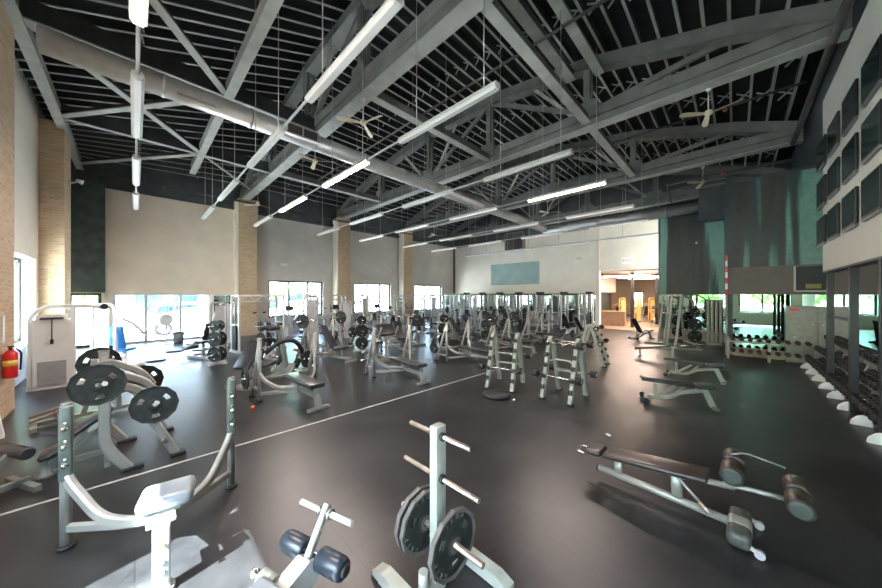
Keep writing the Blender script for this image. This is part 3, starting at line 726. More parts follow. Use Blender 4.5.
# ---------------------------------------------------------------- olympic benches
def upright_pair(r, back=.42, h=1.25, m='steel', pegs=True):
    for sx in (-1, 1):
        x = sx*.56; b = MB()
        b.oval([(x, 0, .02), (x, 0, h)], .07, .085); b.oval([(x, back, .02), (x, back*.55, .55), (x, .03, h-.12)], .06, .08, .2)
        b.bar([(x, back, .22), (x, 0, .22)], .04, .05)
        b.bar([(x, 0, .56), (x*.9, -.1, .42), (x*.6, -.28, .27), (0, -.5, .27)], .05, .07, .14, rd=.015)
        b.bar([(x, 0, .15), (x*.3, -.42, .2), (0, -.5, .2)], .045, .055)
        b.m(1).cyl((x, 0, 0), (x, 0, .03), .06, 12).cyl((x, back, 0), (x, back, .03), .06, 12)
        u = b.build('upright', [m, 'rubber'], r)
        for z in (.86, 1.04, h-.04): MB().tube([(x, -.03, z), (x, -.10, z), (x, -.11, z+.045)], .012, 6).build('bar_hook', 'steel_d', u)
        if pegs: MB().tube([(x, back*.75, .42), (x+sx*.22, back*.75, .42)], .022, 10).build('storage_peg', 'chrome', r)
    MB().bar([(-.56, back*.8, .34), (.56, back*.8, .34)], .05, .05).build('cross_bar', m, r)
def make_flat_press():
    r = root('bench_press'); upright_pair(r)
    MB().bar([(0, -.36, .24), (0, -1.28, .24)], .07, .08).bar([(0, -1.25, .24), (0, -1.28, .03)], .09, .10).bar([(-.2, -1.28, .03), (.2, -1.28, .03)], .07, .05).bar([(0, -.5, .24), (0, -.5, .38)], .07, .07).bar([(0, -1.2, .24), (0, -1.2, .38)], .07, .07).build('bench_frame', 'steel', r)
    MB().box((0, -.68, .43), (.30, 1.18, .085), bev=.03).build('bench_pad', 'vinyl', r)
    return r
def make_incline_press():
    r = root('incline_bench_press'); upright_pair(r, .5, 1.35)
    MB().bar([(0, -.1, .16), (0, -1.15, .12)], .07, .08).bar([(-.24, -1.15, .04), (.24, -1.15, .04)], .07, .06).bar([(0, -.3, .16), (0, -.14, .75)], .06, .07).bar([(0, -.8, .14), (0, -.8, .38)], .06, .07).build('bench_frame', 'steel', r)
    MB().box((0, -.28, .78), (.30, .80, .08), RX(R(52)), .03).build('back_pad', 'vinyl', r)
    MB().box((0, -.78, .42), (.32, .38, .08), RX(R(-10)), .03).build('seat_pad', 'vinyl', r)
    return r
def make_barbell():
    r = root('barbell')
    b = MB().cyl((-.66, 0, 0), (.66, 0, 0), .0145, 10)
    b.build('bar_shaft', 'chrome', r)
    for s in (-1, 1): MB().cyl((s*.66, 0, 0), (s*.69, 0, 0), .036, 12).cyl((s*.69, 0, 0), (s*1.06, 0, 0), .025, 12).build('sleeve', 'chrome', r)
    return r
FP, IP, BB = make_flat_press(), make_incline_press(), make_barbell()
def bench_set(proto, x, y, rz, lb, bar=None, lbp=None, plates=(), h=1.25):
    put(proto, (x, y, 0), rz, lb, 'bench press', 'barbell benches')
    rm = RZ(rz)
    if bar:
        p = rm @ V((0, -.075, h-.035)); put(BB, (x+p.x, y+p.y, p.z), rz, bar, 'barbell')
        for off, pr, pl in plates:
            q = rm @ V((off, -.075, h-.035)); plate(pr, x+q.x, y+q.y, q.z, rz+PI/2, pl)
bench_set(FP, 2.28, 6.72, R(3), 'flat bench press whose pad points at the roller bench', None)
plate(PLATE, 1.56, 7.06, .42, R(93), 'black plate stored low beside the flat bench with the bare uprights', None)
bench_set(FP, 4.82, 6.52, R(-3), 'flat bench press with empty hooks in the middle of the floor', None)
bench_set(FP, 7.35, 6.42, R(2), 'flat bench press with small disc plates stored at its legs', None)
plate(PLATE, 8.06, 6.75, .42, R(90), 'brown-black plate stored on the leg peg of the third flat bench')
plate(PLATE_S, 6.62, 6.8, .42, R(90), 'small black plate on the near leg peg of the third flat bench')
bench_set(FP, 9.85, 6.38, R(4), 'flat bench press standing behind the curl bar racks', 'chrome barbell resting on the bench behind the curl bar racks', None, [(.86, PLATE, 'plate at one end of the barbell behind the curl bar racks'), (-.86, PLATE, 'plate at the other end of the barbell behind the curl bar racks')])
bench_set(FP, 12.4, 6.3, R(-2), 'flat bench press furthest along the row towards the mirrors', None)
bench_set(IP, 4.25, 9.6, R(24), 'incline bench press turned towards the mirrors', 'barbell racked on the incline bench nearest the brick columns', None, [(.86, PLATE, 'brown plate on the near sleeve of the incline bench barbell'), (-.86, PLATE, 'plate on the far sleeve of the incline bench barbell')], 1.35)
bench_set(IP, 7.0, 9.3, R(-14), 'incline bench press behind the middle flat bench', 'barbell racked on the incline bench behind the middle flat bench', None, [(.86, PLATE, 'orange-brown plate on the barbell behind the middle flat bench'), (-.86, PLATE_S, 'small plate on the barbell behind the middle flat bench')], 1.35)
bench_set(IP, 9.9, 9.2, R(10), 'incline bench press with black back pad before the blue lit floor', None, None, (), 1.35)
bench_set(IP, 12.7, 9.0, R(-8), 'incline bench press close to the mirrored stations', 'barbell racked close to the mirrored stations', None, [(.86, PLATE, 'plate on the barbell close to the mirrored stations')], 1.35)

# ---------------------------------------------------------------- curl bar racks
def make_bar_rack():
    r = root('barbell_rack')     # y = width, x = depth, ladders on the near side (x = -.36)
    for s in (-1, 1):
        y = s*.285
        b = MB().bar([(-.37, y, .0), (-.05, y, 1.14), (.02, y, 1.20), (.09, y, 1.14), (.40, y, .0)], .10, .085, .07, up=(0, 1, 0), rd=.015)
        b.m(1).box((-.37, y, .015), (.13, .09, .03)).box((.40, y, .015), (.13, .09, .03))
        b.m(2)
        o = b.build('side_frame', ['green_steel', 'rubber', 'dark'], r)
        for k in range(5):
            for q in (-1, 1):
                t = .16+.185*k; x = (-.37+.32*t) if q < 0 else (.40-.33*t); z = 1.14*t+.06
                MB().box((x+q*.055, y, z), (.055, .07, .085), RY(R(-q*15)), .012).build('saddle', 'dark', o)
    MB().tube([(-.15, -.285, .72), (-.10, -.15, .78), (-.1, .15, .78), (-.15, .285, .72)], .018, 8).bar([(.22, -.285, .5), (.22, .285, .5)], .04, .04).build('spreader', 'green_steel', r)
    return r
def make_fixed_bar(l=.98, ez=False, hr=.072):
    r = root('fixed_barbell'); h = l/2
    if ez: MB().tube([(0, -h+.1, 0), (0, -.30, 0), (.0, -.20, .035), (0, -.09, -.02), (0, .0, .03), (0, .09, -.02), (0, .20, .035), (0, .30, 0), (0, h-.1, 0)], .014, 8, .03).build('bar_shaft', 'chrome', r)
    else: MB().cyl((0, -h+.1, 0), (0, h-.1, 0), .015, 10).build('bar_shaft', 'chrome', r)
    for s in (-1, 1):
        b = MB().lathe((0, s*(h-.11), 0), (0, s, 0), [(0, hr*.9), (.01, hr), (.10, hr), (.11, hr*.9)], 18); b.m(1).lathe((0, s*h, 0), (0, s, 0), [(0, hr*.55), (.006, hr*.5)], 14); b.build('end_weight', ['rubber', 'plastic_g'], r)
    return r
BR, FB, EZ = make_bar_rack(), make_fixed_bar(), make_fixed_bar(.9, True)
def bars_on(x, y, rz, lst):
    for k, q, pr, lb in lst:
        t = .16+.185*k; lx = (-.37+.32*t-.10) if q < 0 else (.40-.33*t+.10); z = 1.14*t+.09
        p = RZ(rz) @ V((lx, 0, z)); put(pr, (x+p.x, y+p.y, p.z), rz, lb, 'fixed barbell', 'fixed weight barbells')
put(BR, (6.16, 2.5, 0), R(-2), 'sage grey A-frame bar rack standing clear on the brown floor', 'barbell rack', 'A-frame barbell racks')
bars_on(6.16, 2.5, R(-2), [(1, -1, FB, 'lowest straight barbell on the front of the clear-standing A-frame rack'), (1, 1, FB, 'low straight barbell on the rear of the clear-standing A-frame rack'), (4, -1, EZ, 'wavy curl bar on top of the clear-standing A-frame rack'), (4, 1, FB, 'top rear barbell of the clear-standing A-frame rack')])
put(BR, (5.98, 3.78, 0), R(12), 'sage grey A-frame bar rack at the end of the tape line', 'barbell rack', 'A-frame barbell racks')
bars_on(5.98, 3.78, R(12), [(1, -1, FB, 'low straight barbell on the A-frame rack at the tape line'), (2, 1, FB, 'rear straight barbell on the A-frame rack at the tape line')])
put(BR, (9.75, 3.1, 0), R(96), 'A-frame bar rack seen end-on behind the other two racks', 'barbell rack', 'A-frame barbell racks')
bars_on(9.75, 3.1, R(96), [(2, -1, FB, 'straight barbell on the end-on A-frame rack'), (4, -1, EZ, 'curl bar at the top of the end-on A-frame rack')])
# ---------------------------------------------------------------- adjustable benches
def make_adj(inc=0):
    r = root('adjustable_bench')   # runs along y, wheels at +y
    b = MB().bar([(0, .50, .09), (0, .15, .10), (0, -.05, .24), (0, -.42, .32)], .06, .07, .1, rd=.015)
    b.bar([(0, -.40, .32), (0, -.52, .03)], .07, .09).bar([(0, .36, .10), (0, .36, .36)], .05, .06)
    b.bar([(0, .10, .14), (0, -.1, .36)], .04, .05); b.bar([(0, .34, .12), (0, .05, .34)], .035, .05)
    b.m(1).bar([(-.20, .5, .045), (.20, .5, .045)], .06, .05).box((0, -.53, .02), (.34, .09, .04), bev=.01); b.build('frame', ['green_steel', 'steel_d'], r)
    for s in (-1, 1): MB().cyl((s*.20, .55, .05), (s*.245, .55, .05), .05, 14).build('transport_wheel', 'dark', r)
    if inc: MB().box((0, .36, .66), (.27, .80, .065), RX(R(58)), .028).build('back_pad', 'vinyl', r)
    else: MB().box((0, .19, .42), (.27, .84, .065), RX(R(3)), .028).build('back_pad', 'vinyl', r)
    MB().box((0, -.40, .40), (.29, .28, .065), RX(R(-6)), .028).build('seat_pad', 'vinyl', r)
    MB().tube([(.0, -.48, .33), (0, -.62, .30), (0, -.66, .14)], .010, 8, .04).build('drag_handle', 'steel_d', r)
    return r
AD, AI = make_adj(), make_adj(1)
put(AD, (7.32, .78, 0), R(19), 'flat adjustable bench nearest the sit-up bench', 'adjustable bench', 'adjustable benches')
put(AD, (9.80, .72, 0), R(-2), 'flat adjustable bench second from the sit-up bench', 'adjustable bench', 'adjustable benches')
put(AI, (17.0, 3.15, 0), R(60), 'inclined adjustable bench at the entrance of the second hall', 'adjustable bench', 'adjustable benches')
def make_tbar():
    r = root('landmine_bench')
    MB().bar([(0, .75, .22), (0, -.35, .40)], .07, .05).bar([(0, .6, .24), (0, .6, .03)], .05, .05).bar([(0, -.3, .36), (0, -.3, .03)], .06, .06).bar([(-.25, -.3, .03), (.25, -.3, .03)], .06, .05).bar([(-.25, .6, .03), (.25, .6, .03)], .06, .05).build('frame', 'steel', r)
    MB().box((0, .25, .34), (.2, 1.0, .06), RX(R(-9)), .02).build('long_pad', 'vinyl', r)
    MB().tube([(0, -.3, .42), (0, -.95, .52)], .016, 8).lathe((0, -.95, .52), (0, -1, .15), [(0, .03), (.1, .03)], 10).build('lever_handle', 'chrome', r)
    return r
put(make_tbar(), (12.3, 1.75, 0), R(6), 'long low rowing bench in front of the smith machine', 'rowing bench')
# ---------------------------------------------------------------- smith machine / squat racks
def make_smith():
    r = root('smith_machine')    # opening along x, width along y
    for s in (-1, 1):
        y = s*.62
        MB().bar([(-.05, y, .06), (.16, y, 2.12)], .06, .09, up=(0, 1, 0)).build('guide_upright', 'steel_w', r)
        u = MB().bar([(-.30, y*.82, .06), (-.10, y*.82, 2.12)], .05, .08, up=(0, 1, 0)); u.m(1)
        for k in range(12): u.box((-.30+.2*k/12+.035, y*.82, .3+.14*k), (.05, .03, .05))
        u.build('catch_ladder', ['steel_w', 'dark'], r)
        MB().bar([(.66, y, .06), (.50, y, 1.9), (.16, y, 2.1)], .06, .08, .1, up=(0, 1, 0)).build('rear_upright', 'steel', r)
        MB().bar([(-.75, y, .04), (.78, y, .04)], .07, .07).build('base_rail', 'steel', r)
        for z in (.55, 1.0, 1.45): MB().cyl((.5, y, z), (.5, y+s*.26, z), .024, 10).build('plate_peg', 'chrome', r)
    MB().bar([(.16, -.62, 2.1), (.16, .62, 2.1)], .06, .07).bar([(-.12, -.51, 2.1), (-.12, .51, 2.1)], .05, .06).bar([(.66, -.62, .2), (.66, .62, .2)], .05, .06).build('top_beam', 'steel_w', r)
    MB().cyl((-.06, -1.0, 1.35), (-.06, 1.0, 1.35), .015, 10).build('guided_bar', 'chrome', r)
    return r
SM = make_smith()
SMR = R(-66)
put(SM, (15.2, 1.85, 0), SMR, 'white smith machine loaded with black plates before the streaked green wall', 'smith machine')
for k, (yy, zz, pr) in enumerate(((-.80, .55, PLATE), (-.80, 1.0, PLATE), (-.80, 1.45, PLATE_S), (.80, .55, PLATE), (.80, 1.0, PLATE))):
    q = RZ(SMR) @ V((.5, yy, zz)); plate(pr, 15.2+q.x, 1.85+q.y, q.z, SMR, ['bottom plate on the open hall side of the smith machine', 'middle plate on the open hall side of the smith machine', 'small top plate on the open hall side of the smith machine', 'bottom plate on the mirror side of the smith machine', 'upper plate on the mirror side of the smith machine'][k])
def make_locker():
    r = root('ribbed_column_stack')
    for k in range(4): MB().b2(-.2, .2, -.24+k*.13, -.15+k*.13, 0, 1.85).build('slab', 'green_steel', r)
    MB().b2(-.22, .22, -.26, .26, 0, .12).build('base', 'steel_d', r); MB().b2(-.22, .22, -.26, .26, 1.85, 1.9).build('top', 'steel_d', r); return r
put(make_locker(), (17.2, .62, 0), 0, 'tall grey-green storage rack of upright slabs beside the smith machine', 'storage rack')

# ---------------------------------------------------------------- selectorized machines
def stack(r, x, y, z0, z1, w=.18, d=.12, n=14):
    s = MB()
    for k in range(n):
        a = z0+(z1-z0)*k/n; s.b2(x-w/2, x+w/2, y-d/2, y+d/2, a, a+(z1-z0)/n*.86)
    s.build('weight_stack', 'iron', r)
def make_tower(arm='pull', pad='vinyl', frame='steel', shroud='plastic_g'):
    r = root({'pull': 'pulldown_machine', 'press': 'chest_press_machine', 'curl': 'leg_curl_machine'}[arm])
    # tower at +y, seat towards -y
    h = 1.85 if arm != 'pull' else 2.05
    MB().bar([(-.24, .45, 0), (-.24, .45, h-.1), (-.18, .45, h), (.18, .45, h), (.24, .45, h-.1), (.24, .45, 0)], .06, .07, .12, up=(0, 1, 0), rd=.015).bar([(-.24, .5, .05), (-.24, -.7, .05)], .06, .07).bar([(.24, .5, .05), (.24, -.7, .05)], .06, .07).bar([(-.24, -.7, .05), (.24, -.7, .05)], .06, .07).build('frame', frame, r)
    MB().b2(-.15, .15, .50, .52, .12, h-.12).build('shroud_panel', shroud, r)
    stack(r, 0, .44, .14, .74, .3, .11)
    MB().cyl((-.1, .44, .14), (-.1, .44, h-.1), .01, 8).cyl((.1, .44, .14), (.1, .44, h-.1), .01, 8).build('guide_rods', 'chrome', r)
    MB().bar([(0, -.30, .05), (0, -.30, .48)], .07, .08).bar([(0, .3, .3), (0, -.3, .3)], .06, .07).build('seat_post', frame, r)
    MB().box((0, -.30, .52), (.36, .38, .08), bev=.03).build('seat', pad, r)
    if arm == 'pull':
        MB().bar([(0, .45, h), (0, .1, h+.06), (0, -.28, h)], .06, .08, .12).build('top_boom', frame, r)
        MB().cyl((0, -.28, h-.03), (0, -.28, 1.62), .005, 6).build('cable', 'dark', r)
        MB().tube([(-.5, -.28, 1.52), (-.36, -.28, 1.62), (.36, -.28, 1.62), (.5, -.28, 1.52)], .015, 8, .05).build('wide_bar', 'chrome', r)
        for s in (-1, 1): MB().lathe((s*.04, -.08, .74), (s, 0, 0), [(0, .05), (.02, .07), (.18, .07), (.2, .05)], 14).build('thigh_roll', pad, r)
    elif arm == 'press':
        MB().box((0, -.02, .90), (.32, .09, .66), RX(R(-12)), .03).bar([(0, .1, .5), (0, .12, 1.2)], .05, .06).build('back_pad', pad, r)
        for s in (-1, 1):
            MB().bar([(s*.30, .30, 1.45), (s*.40, .05, 1.3), (s*.40, -.35, 1.0), (s*.36, -.48, .95)], .05, .06, .12).build('press_arm', frame, r)
            MB().tube([(s*.36, -.48, .95), (s*.14, -.50, .97)], .02, 8).build('hand_grip', 'rubber', r)
    else:
        MB().box((0, .0, .88), (.32, .09, .60), RX(R(-18)), .03).build('back_pad', pad, r)
        MB().bar([(.30, -.3, .5), (.30, -.62, .35), (.30, -.86, .3)], .05, .06, .1).build('leg_arm', frame, r)
        MB().lathe((-.2, -.86, .3), (1, 0, 0), [(0, .05), (.02, .07), (.46, .07), (.48, .05)], 14).build('ankle_roll', pad, r)
    return r
TP, TC, TL = make_tower('pull'), make_tower('press'), make_tower('curl')
TW = make_tower('press', 'blue', 'white', 'white')
# window-side white tower next to the extinguisher
def make_big_tower():
    r = root('cable_row_machine')
    MB().bar([(-.30, 0, 0), (-.30, 0, 1.62), (-.12, 0, 1.84), (.55, 0, 1.84), (.80, 0, 1.80)], .08, .10, .18, up=(0, 1, 0), rd=.02).bar([(.30, 0, 0), (.30, 0, 1.8)], .08, .10, up=(0, 1, 0)).bar([(-.35, 0, .05), (.5, 0, .05)], .1, .1).build('frame', 'white', r)
    MB().b2(-.26, .26, -.08, -.06, .08, 1.55).b2(-.26, .26, .06, .08, .08, 1.55).build('shroud_panel', 'white', r)
    p = MB().b2(-.22, .22, -.10, -.08, 1.5, 1.66); p.m(1).b2(-.17, .17, -.105, -.099, 1.55, 1.60); p.build('header_panel', ['white', 'plastic_g'], r)
    MB().b2(-.20, .20, -.095, -.079, .1, .62).build('lower_panel', 'plastic_g', r)
    stack(r, 0, 0, .1, .6, .3, .10)
    MB().cyl((0, -.13, 1.58), (0, -.13, 1.1), .01, 6).box((0, -.13, 1.06), (.05, .04, .1)).build('pull_strap', 'dark', r)
    MB().tube([(-.16, -.15, 1.58), (.16, -.15, 1.58)], .018, 8).build('cross_handle', 'dark', r)
    MB().lathe((.78, -.09, 1.82), (0, 1, 0), [(0, .07), (.03, .05), (.15, .05), (.18, .07)], 14).build('pulley', 'dark', r)
    return r
put(make_big_tower(), (-1.30, 11.0, 0), R(4), 'tall white cable machine beside the red extinguisher wall', 'cable machine')
put(TW, (-.35, 12.4, 0), R(150), 'white chest press with a blue pad before the glass doors', 'chest press')
def make_bike():
    r = root('exercise_bike')
    MB().bar([(0, .5, .06), (0, -.5, .06)], .06, .07).bar([(-.25, .5, .04), (.25, .5, .04)], .07, .06).bar([(-.25, -.5, .04), (.25, -.5, .04)], .07, .06).bar([(0, .1, .3), (0, .42, 1.15)], .06, .07).bar([(0, -.05, .3), (0, -.24, .9)], .05, .06).bar([(0, .12, .06), (0, .12, .35)], .08, .08).build('frame', 'steel_w', r)
    MB().lathe((-.05, .3, .36), (1, 0, 0), [(0, .2), (.02, .23), (.08, .23), (.1, .2)], 24).build('flywheel_cover', 'plastic_g', r)
    MB().box((0, -.26, .94), (.22, .26, .07), bev=.03).build('saddle', 'dark', r)
    MB().tube([(-.24, .2, 1.16), (-.22, .4, 1.18), (.22, .4, 1.18), (.24, .2, 1.16)], .018, 8, .05).build('handlebar', 'dark', r)
    MB().box((0, .45, 1.27), (.26, .05, .2), RX(R(20)), .01).build('console', 'dark', r)
    MB().cyl((-.16, .12, .36), (.16, .12, .36), .02, 8).box((.2, .12, .26), (.1, .22, .03)).box((-.2, .12, .46), (.1, .22, .03)).build('pedal_crank', 'dark', r)
    return r
def make_elliptical():
    r = root('elliptical_trainer')
    MB().bar([(0, .7, .06), (0, -.7, .06)], .07, .08).bar([(-.3, .7, .04), (.3, .7, .04)], .07, .06).bar([(-.3, -.7, .04), (.3, -.7, .04)], .07, .06).bar([(0, .45, .1), (0, .55, 1.35)], .07, .08).build('frame', 'steel_w', r)
    MB().prism([(.25, .08), (.85, .08), (.85, .45), (.6, .62), (.25, .4)], lambda a, c, t: (t, a, c), -.12, .12).build('drive_housing', 'plastic_g', r)
    for s in (-1, 1):
        MB().bar([(s*.26, .45, .85), (s*.26, .25, .3), (s*.22, -.55, .2)], .04, .05, .1).build('foot_beam', 'steel', r)
        MB().box((s*.22, -.2, .29), (.15, .36, .05), bev=.015).build('foot_plate', 'dark', r)
        MB().tube([(s*.26, .45, .85), (s*.26, .42, 1.2), (s*.22, .3, 1.55)], .02, 8, .1).build('swing_handle', 'dark', r)
    MB().box((0, .52, 1.42), (.34, .06, .26), RX(R(20)), .015).build('console', 'dark', r)
    return r
BK, EL = make_bike(), make_elliptical()
# plate loaded machine family for mid floor
def make_row():
    r = root('plate_loaded_row_machine')
    MB().bar([(0, .8, .05), (0, -.8, .05)], .08, .09).bar([(-.4, .8, .04), (.4, .8, .04)], .08, .07).bar([(-.35, -.8, .04), (.35, -.8, .04)], .08, .07).bar([(0, .55, .05), (0, .35, 1.0), (0, .1, 1.35)], .08, .1, .15).bar([(0, -.35, .05), (0, -.35, .5)], .07, .08).build('frame', 'steel', r)
    MB().box((0, -.35, .54), (.3, .38, .08), bev=.03).build('seat', 'vinyl', r)
    MB().box((0, .02, .95), (.28, .09, .4), RX(R(-10)), .035).build('chest_pad', 'vinyl', r)
    for s in (-1, 1):
        MB().bar([(s*.10, .1, 1.35), (s*.36, -.0, 1.25), (s*.42, .0, .85), (s*.42, .35, .6), (s*.42, .62, .55)], .06, .07, .2).build('lever_arm', 'steel', r)
        MB().tube([(s*.42, .0, .9), (s*.40, -.34, .92), (s*.26, -.36, .92)], .018, 8, .05).build('hand_grip', 'rubber', r)
        MB().cyl((s*.42, .6, .55), (s*.72, .6, .55), .024, 10).build('plate_peg', 'chrome', r)
    return r
def make_squat_arc():
    r = root('leg_press_machine')
    MB().bar([(0, .9, .05), (0, -.7, .05)], .09, .09).bar([(-.45, .85, .04), (.45, .85, .04)], .08, .07).bar([(-.35, -.7, .04), (.35, -.7, .04)], .08, .07).bar([(0, .7, .05), (0, .45, 1.3)], .09, .1).bar([(0, -.3, .05), (0, -.2, .45)], .08, .09).build('frame', 'steel', r)
    for s in (-1, 1):
        MB().oval([(s*.30, .7, .2), (s*.34, .95, .55), (s*.34, .6, .95), (s*.32, .1, .95), (s*.30, -.25, .75)], .09, .10, .3).build('curved_arm', 'rubber', r)
        MB().cyl((s*.34, .75, .42), (s*.78, .75, .42), .025, 10).build('plate_peg', 'chrome', r)
        MB().box((s*.15, .15, 1.28), (.12, .3, .12), bev=.05).build('shoulder_pad', 'vinyl', r)
    MB().box((0, -.42, .72), (.42, .1, .74), RX(R(-38)), .04).build('back_pad', 'vinyl', r)
    MB().box((0, .0, .42), (.40, .40, .08), RX(R(8)), .035).build('seat_pad', 'vinyl', r)
    MB().box((0, .62, .16), (.6, .4, .03), RX(R(30))).build('foot_platform', 'steel_d', r)
    return r
RW, LP = make_row(), make_squat_arc()
put(LP, (2.22, 8.2, 0), R(-62), 'leg press with thick black curved arms behind the first flat bench', 'leg press')
for (lx, ly, lz, pr, lb) in ((-.62, .75, .42, PLATE_SV, 'silver faced plate on the near peg of the leg press with black arms'), (.62, .75, .42, PLATE, 'black plate on the far peg of the leg press with black arms')):
    q = RZ(R(-62)) @ V((lx, ly, lz)); plate(pr, 2.22+q.x, 8.2+q.y, q.z, R(-62+90), lb)
row_l = [(5.6, 11.7, 200, 'plate-loaded row machine in front of the second brick column'), (8.6, 11.6, 170, 'plate-loaded row machine facing the middle windows'), (11.6, 11.3, 190, 'plate-loaded row machine facing the last windows'), (14.6, 9.2, 150, 'plate-loaded row machine before the mirrored stations')]
for x, y, a, lb in row_l:
    put(RW, (x, y, 0), R(a), lb, 'row machine', 'plate-loaded row machines')
    for s in (-1, 1):
        q = RZ(R(a)) @ V((s*.54, .6, .55)); plate(PLATE, x+q.x, y+q.y, q.z, R(a+90), lb.replace('plate-loaded row machine', 'plate on the %s arm of the row machine' % ('first' if s < 0 else 'second')))
def make_preacher():
    r = root('preacher_curl_bench')
    MB().bar([(0, .5, .05), (0, -.6, .05)], .07, .08).bar([(-.3, .5, .04), (.3, .5, .04)], .07, .06).bar([(-.28, -.6, .04), (.28, -.6, .04)], .07, .06).bar([(0, .25, .05), (0, .15, .85)], .07, .09).bar([(0, -.4, .05), (0, -.4, .45)], .06, .07).build('frame', 'steel', r)
    MB().box((0, .12, .96), (.66, .10, .42), RX(R(38)), .03).build('arm_pad', 'vinyl', r)
    MB().box((0, -.4, .49), (.32, .32, .08), bev=.03).build('seat', 'vinyl', r)
    for s in (-1, 1): MB().bar([(s*.30, .25, .75), (s*.30, .42, 1.08)], .04, .05).build('bar_rest', 'steel', r)
    return r
PR = make_preacher()
for x, y, a, l in ((8.5, 9.9, 160, 'near the centre of the machine area'), (11.3, 9.5, 200, 'between the two far incline benches'), (5.75, 8.3, 175, 'behind the second flat bench'), (14.6, 10.9, 150, 'before the power racks')):
    put(PR, (x, y, 0), R(a), 'preacher curl bench with wide black arm pad '+l, 'curl bench', 'preacher curl benches')
for x, y, a, l in ((14.5, 7.2, 200, 'closest to the hall opening'), (7.1, 11.6, 120, 'between second column and centre')):
    put(LV, (x, y, 0), R(a), 'bare lever press machine without plates '+l, 'lever press', 'bare lever presses')
# machines between glass doors and columns
sel = [(TL, 1.75, 12.6, 205, 'leg curl machine with grey frame before the glass doors', 'leg curl machine'),
       (TC, 2.7, 15.3, 180, 'chest press machine just before the first brick column', 'chest press'),
       (TP, 4.5, 11.4, 175, 'pulldown machine standing before the first brick column', 'pulldown machine'),
       (TC, 5.35, 13.5, 185, 'chest press machine under the first wide window', 'chest press'),
       (TL, 7.0, 13.2, 160, 'leg curl machine under the first wide window', 'leg curl machine'),
       (TP, 8.6, 14.6, 180, 'pulldown machine before the second brick column', 'pulldown machine'),
       (TC, 10.6, 13.9, 170, 'chest press machine right of the second brick column', 'chest press'),
       (TP, 12.3, 13.2, 185, 'pulldown machine facing the second wide window', 'pulldown machine'),
       (TC, 14.0, 12.4, 200, 'chest press machine before the third brick column', 'chest press'),
       (TP, 15.4, 12.5, 175, 'pulldown machine facing the last wide window', 'pulldown machine'),
       (TL, 16.6, 11.4, 190, 'leg curl machine near the mirrored corner', 'leg curl machine')]
for p, x, y, a, lb, c in sel: put(p, (x, y, 0), R(a), lb, c, 'pin-stack machines')
car = [(EL, 5.5, 16.6, 175), (BK, 6.7, 16.7, 180), (EL, 7.9, 16.6, 185), (EL, 10.6, 16.5, 178), (BK, 11.7, 16.6, 182), (EL, 12.8, 16.5, 175), (EL, 15.5, 16.5, 180), (BK, 16.4, 16.6, 178), (EL, 17.3, 17.2, 182)]
nm = ['closest to the first brick column', 'in the middle of the first wide window', 'close to the second brick column', 'just past the second brick column', 'in the middle of the second wide window', 'close to the third brick column', 'just past the third brick column', 'in the middle of the last wide window', 'nearest the mirrored corner']
for (p, x, y, a), n_ in zip(car, nm): put(p, (x, y, 0), R(a), ('pale elliptical trainer ' if p is EL else 'pale exercise bike ')+n_, 'elliptical trainer' if p is EL else 'exercise bike', 'cardio machines along the windows')
def make_tree2():
    r = root('storage_tree')
    MB().bar([(0, 0, 0), (0, 0, 1.28)], .07, .07).bar([(-.3, 0, .04), (.3, 0, .04)], .08, .07).bar([(0, -.3, .04), (0, .3, .04)], .08, .07).build('post', 'steel_w', r)
    for z in (.31, .775, 1.17): MB().cyl((-.3, 0, z), (.3, 0, z), .022, 10).build('plate_peg', 'chrome', r)
    return r
T2 = make_tree2()
for k, (x, y, a, lb) in enumerate(((1.75, 11.2, 40, 'by the leg curl machine'), (5.9, 9.9, 70, 'between the incline benches'), (11.1, 8.0, 20, 'between the far benches'), (8.55, 8.2, 60, 'behind the third flat bench'), (2.7, 10.0, 15, 'behind the leg press'))):
    put(T2, (x, y, 0), R(a), 'white plate tree '+lb, 'weight tree', 'mid-floor plate trees')
    for z, nm_, pr in ((.31, 'bottom', PLATE), (.775, 'middle', PLATE), (1.17, 'top', PLATE_S)):
        for s in (-1, 1):
            q = RZ(R(a)) @ V((s*.10, 0, z)); plate(pr, x+q.x, y+q.y, q.z, R(a+90), 'plate on the %s peg, %s side, of the tree %s' % (nm_, 'window' if s > 0 else 'camera', lb), 'plates on the mid-floor trees')
# ---------------------------------------------------------------- stations along the mirror wall
def make_station(top=True):
    r = root('power_station')    # open to -x, width along y
    for s in (-1, 1):
        for x in (-.55, .45):
            MB().bar([(x, s*.52, 0), (x, s*.52, 2.15)], .075, .075).build('upright', 'steel_w', r)
        MB().bar([(-.6, s*.52, .05), (.5, s*.52, .05)], .07, .07).build('base_rail', 'steel', r)
        MB().bar([(-.6, s*.52, 2.12), (.5, s*.52, 2.12)], .06, .07).build('top_rail', 'steel', r)
        MB().bar([(-.6, s*.52, 1.0), (.5, s*.52, 1.0)], .04, .05).build('middle_rail', 'steel', r)
    MB().bar([(-.55, -.55, 2.14), (-.55, .55, 2.14)], .09, .1).bar([(.45, -.55, 2.14), (.45, .55, 2.14)], .09, .1).build('top_beam', 'dark', r)
    stack(r, .40, .28, .1, 1.1, .14, .2, 12)
    MB().b2(.46, .48, -.4, .4, .2, .9).build('rear_shield', 'plastic_g', r)
    MB().cyl((-.62, -.74, 1.25), (-.62, .74, 1.25), .016, 8).build('racked_bar', 'chrome', r)
    MB().box((-.2, 0, .44), (.9, .28, .07), bev=.025).bar([(-.5, 0, .0), (-.5, 0, .4)], .05, .05).bar([(.1, 0, .0), (.1, 0, .4)], .05, .05).build('bench', 'vinyl', r)
    return r
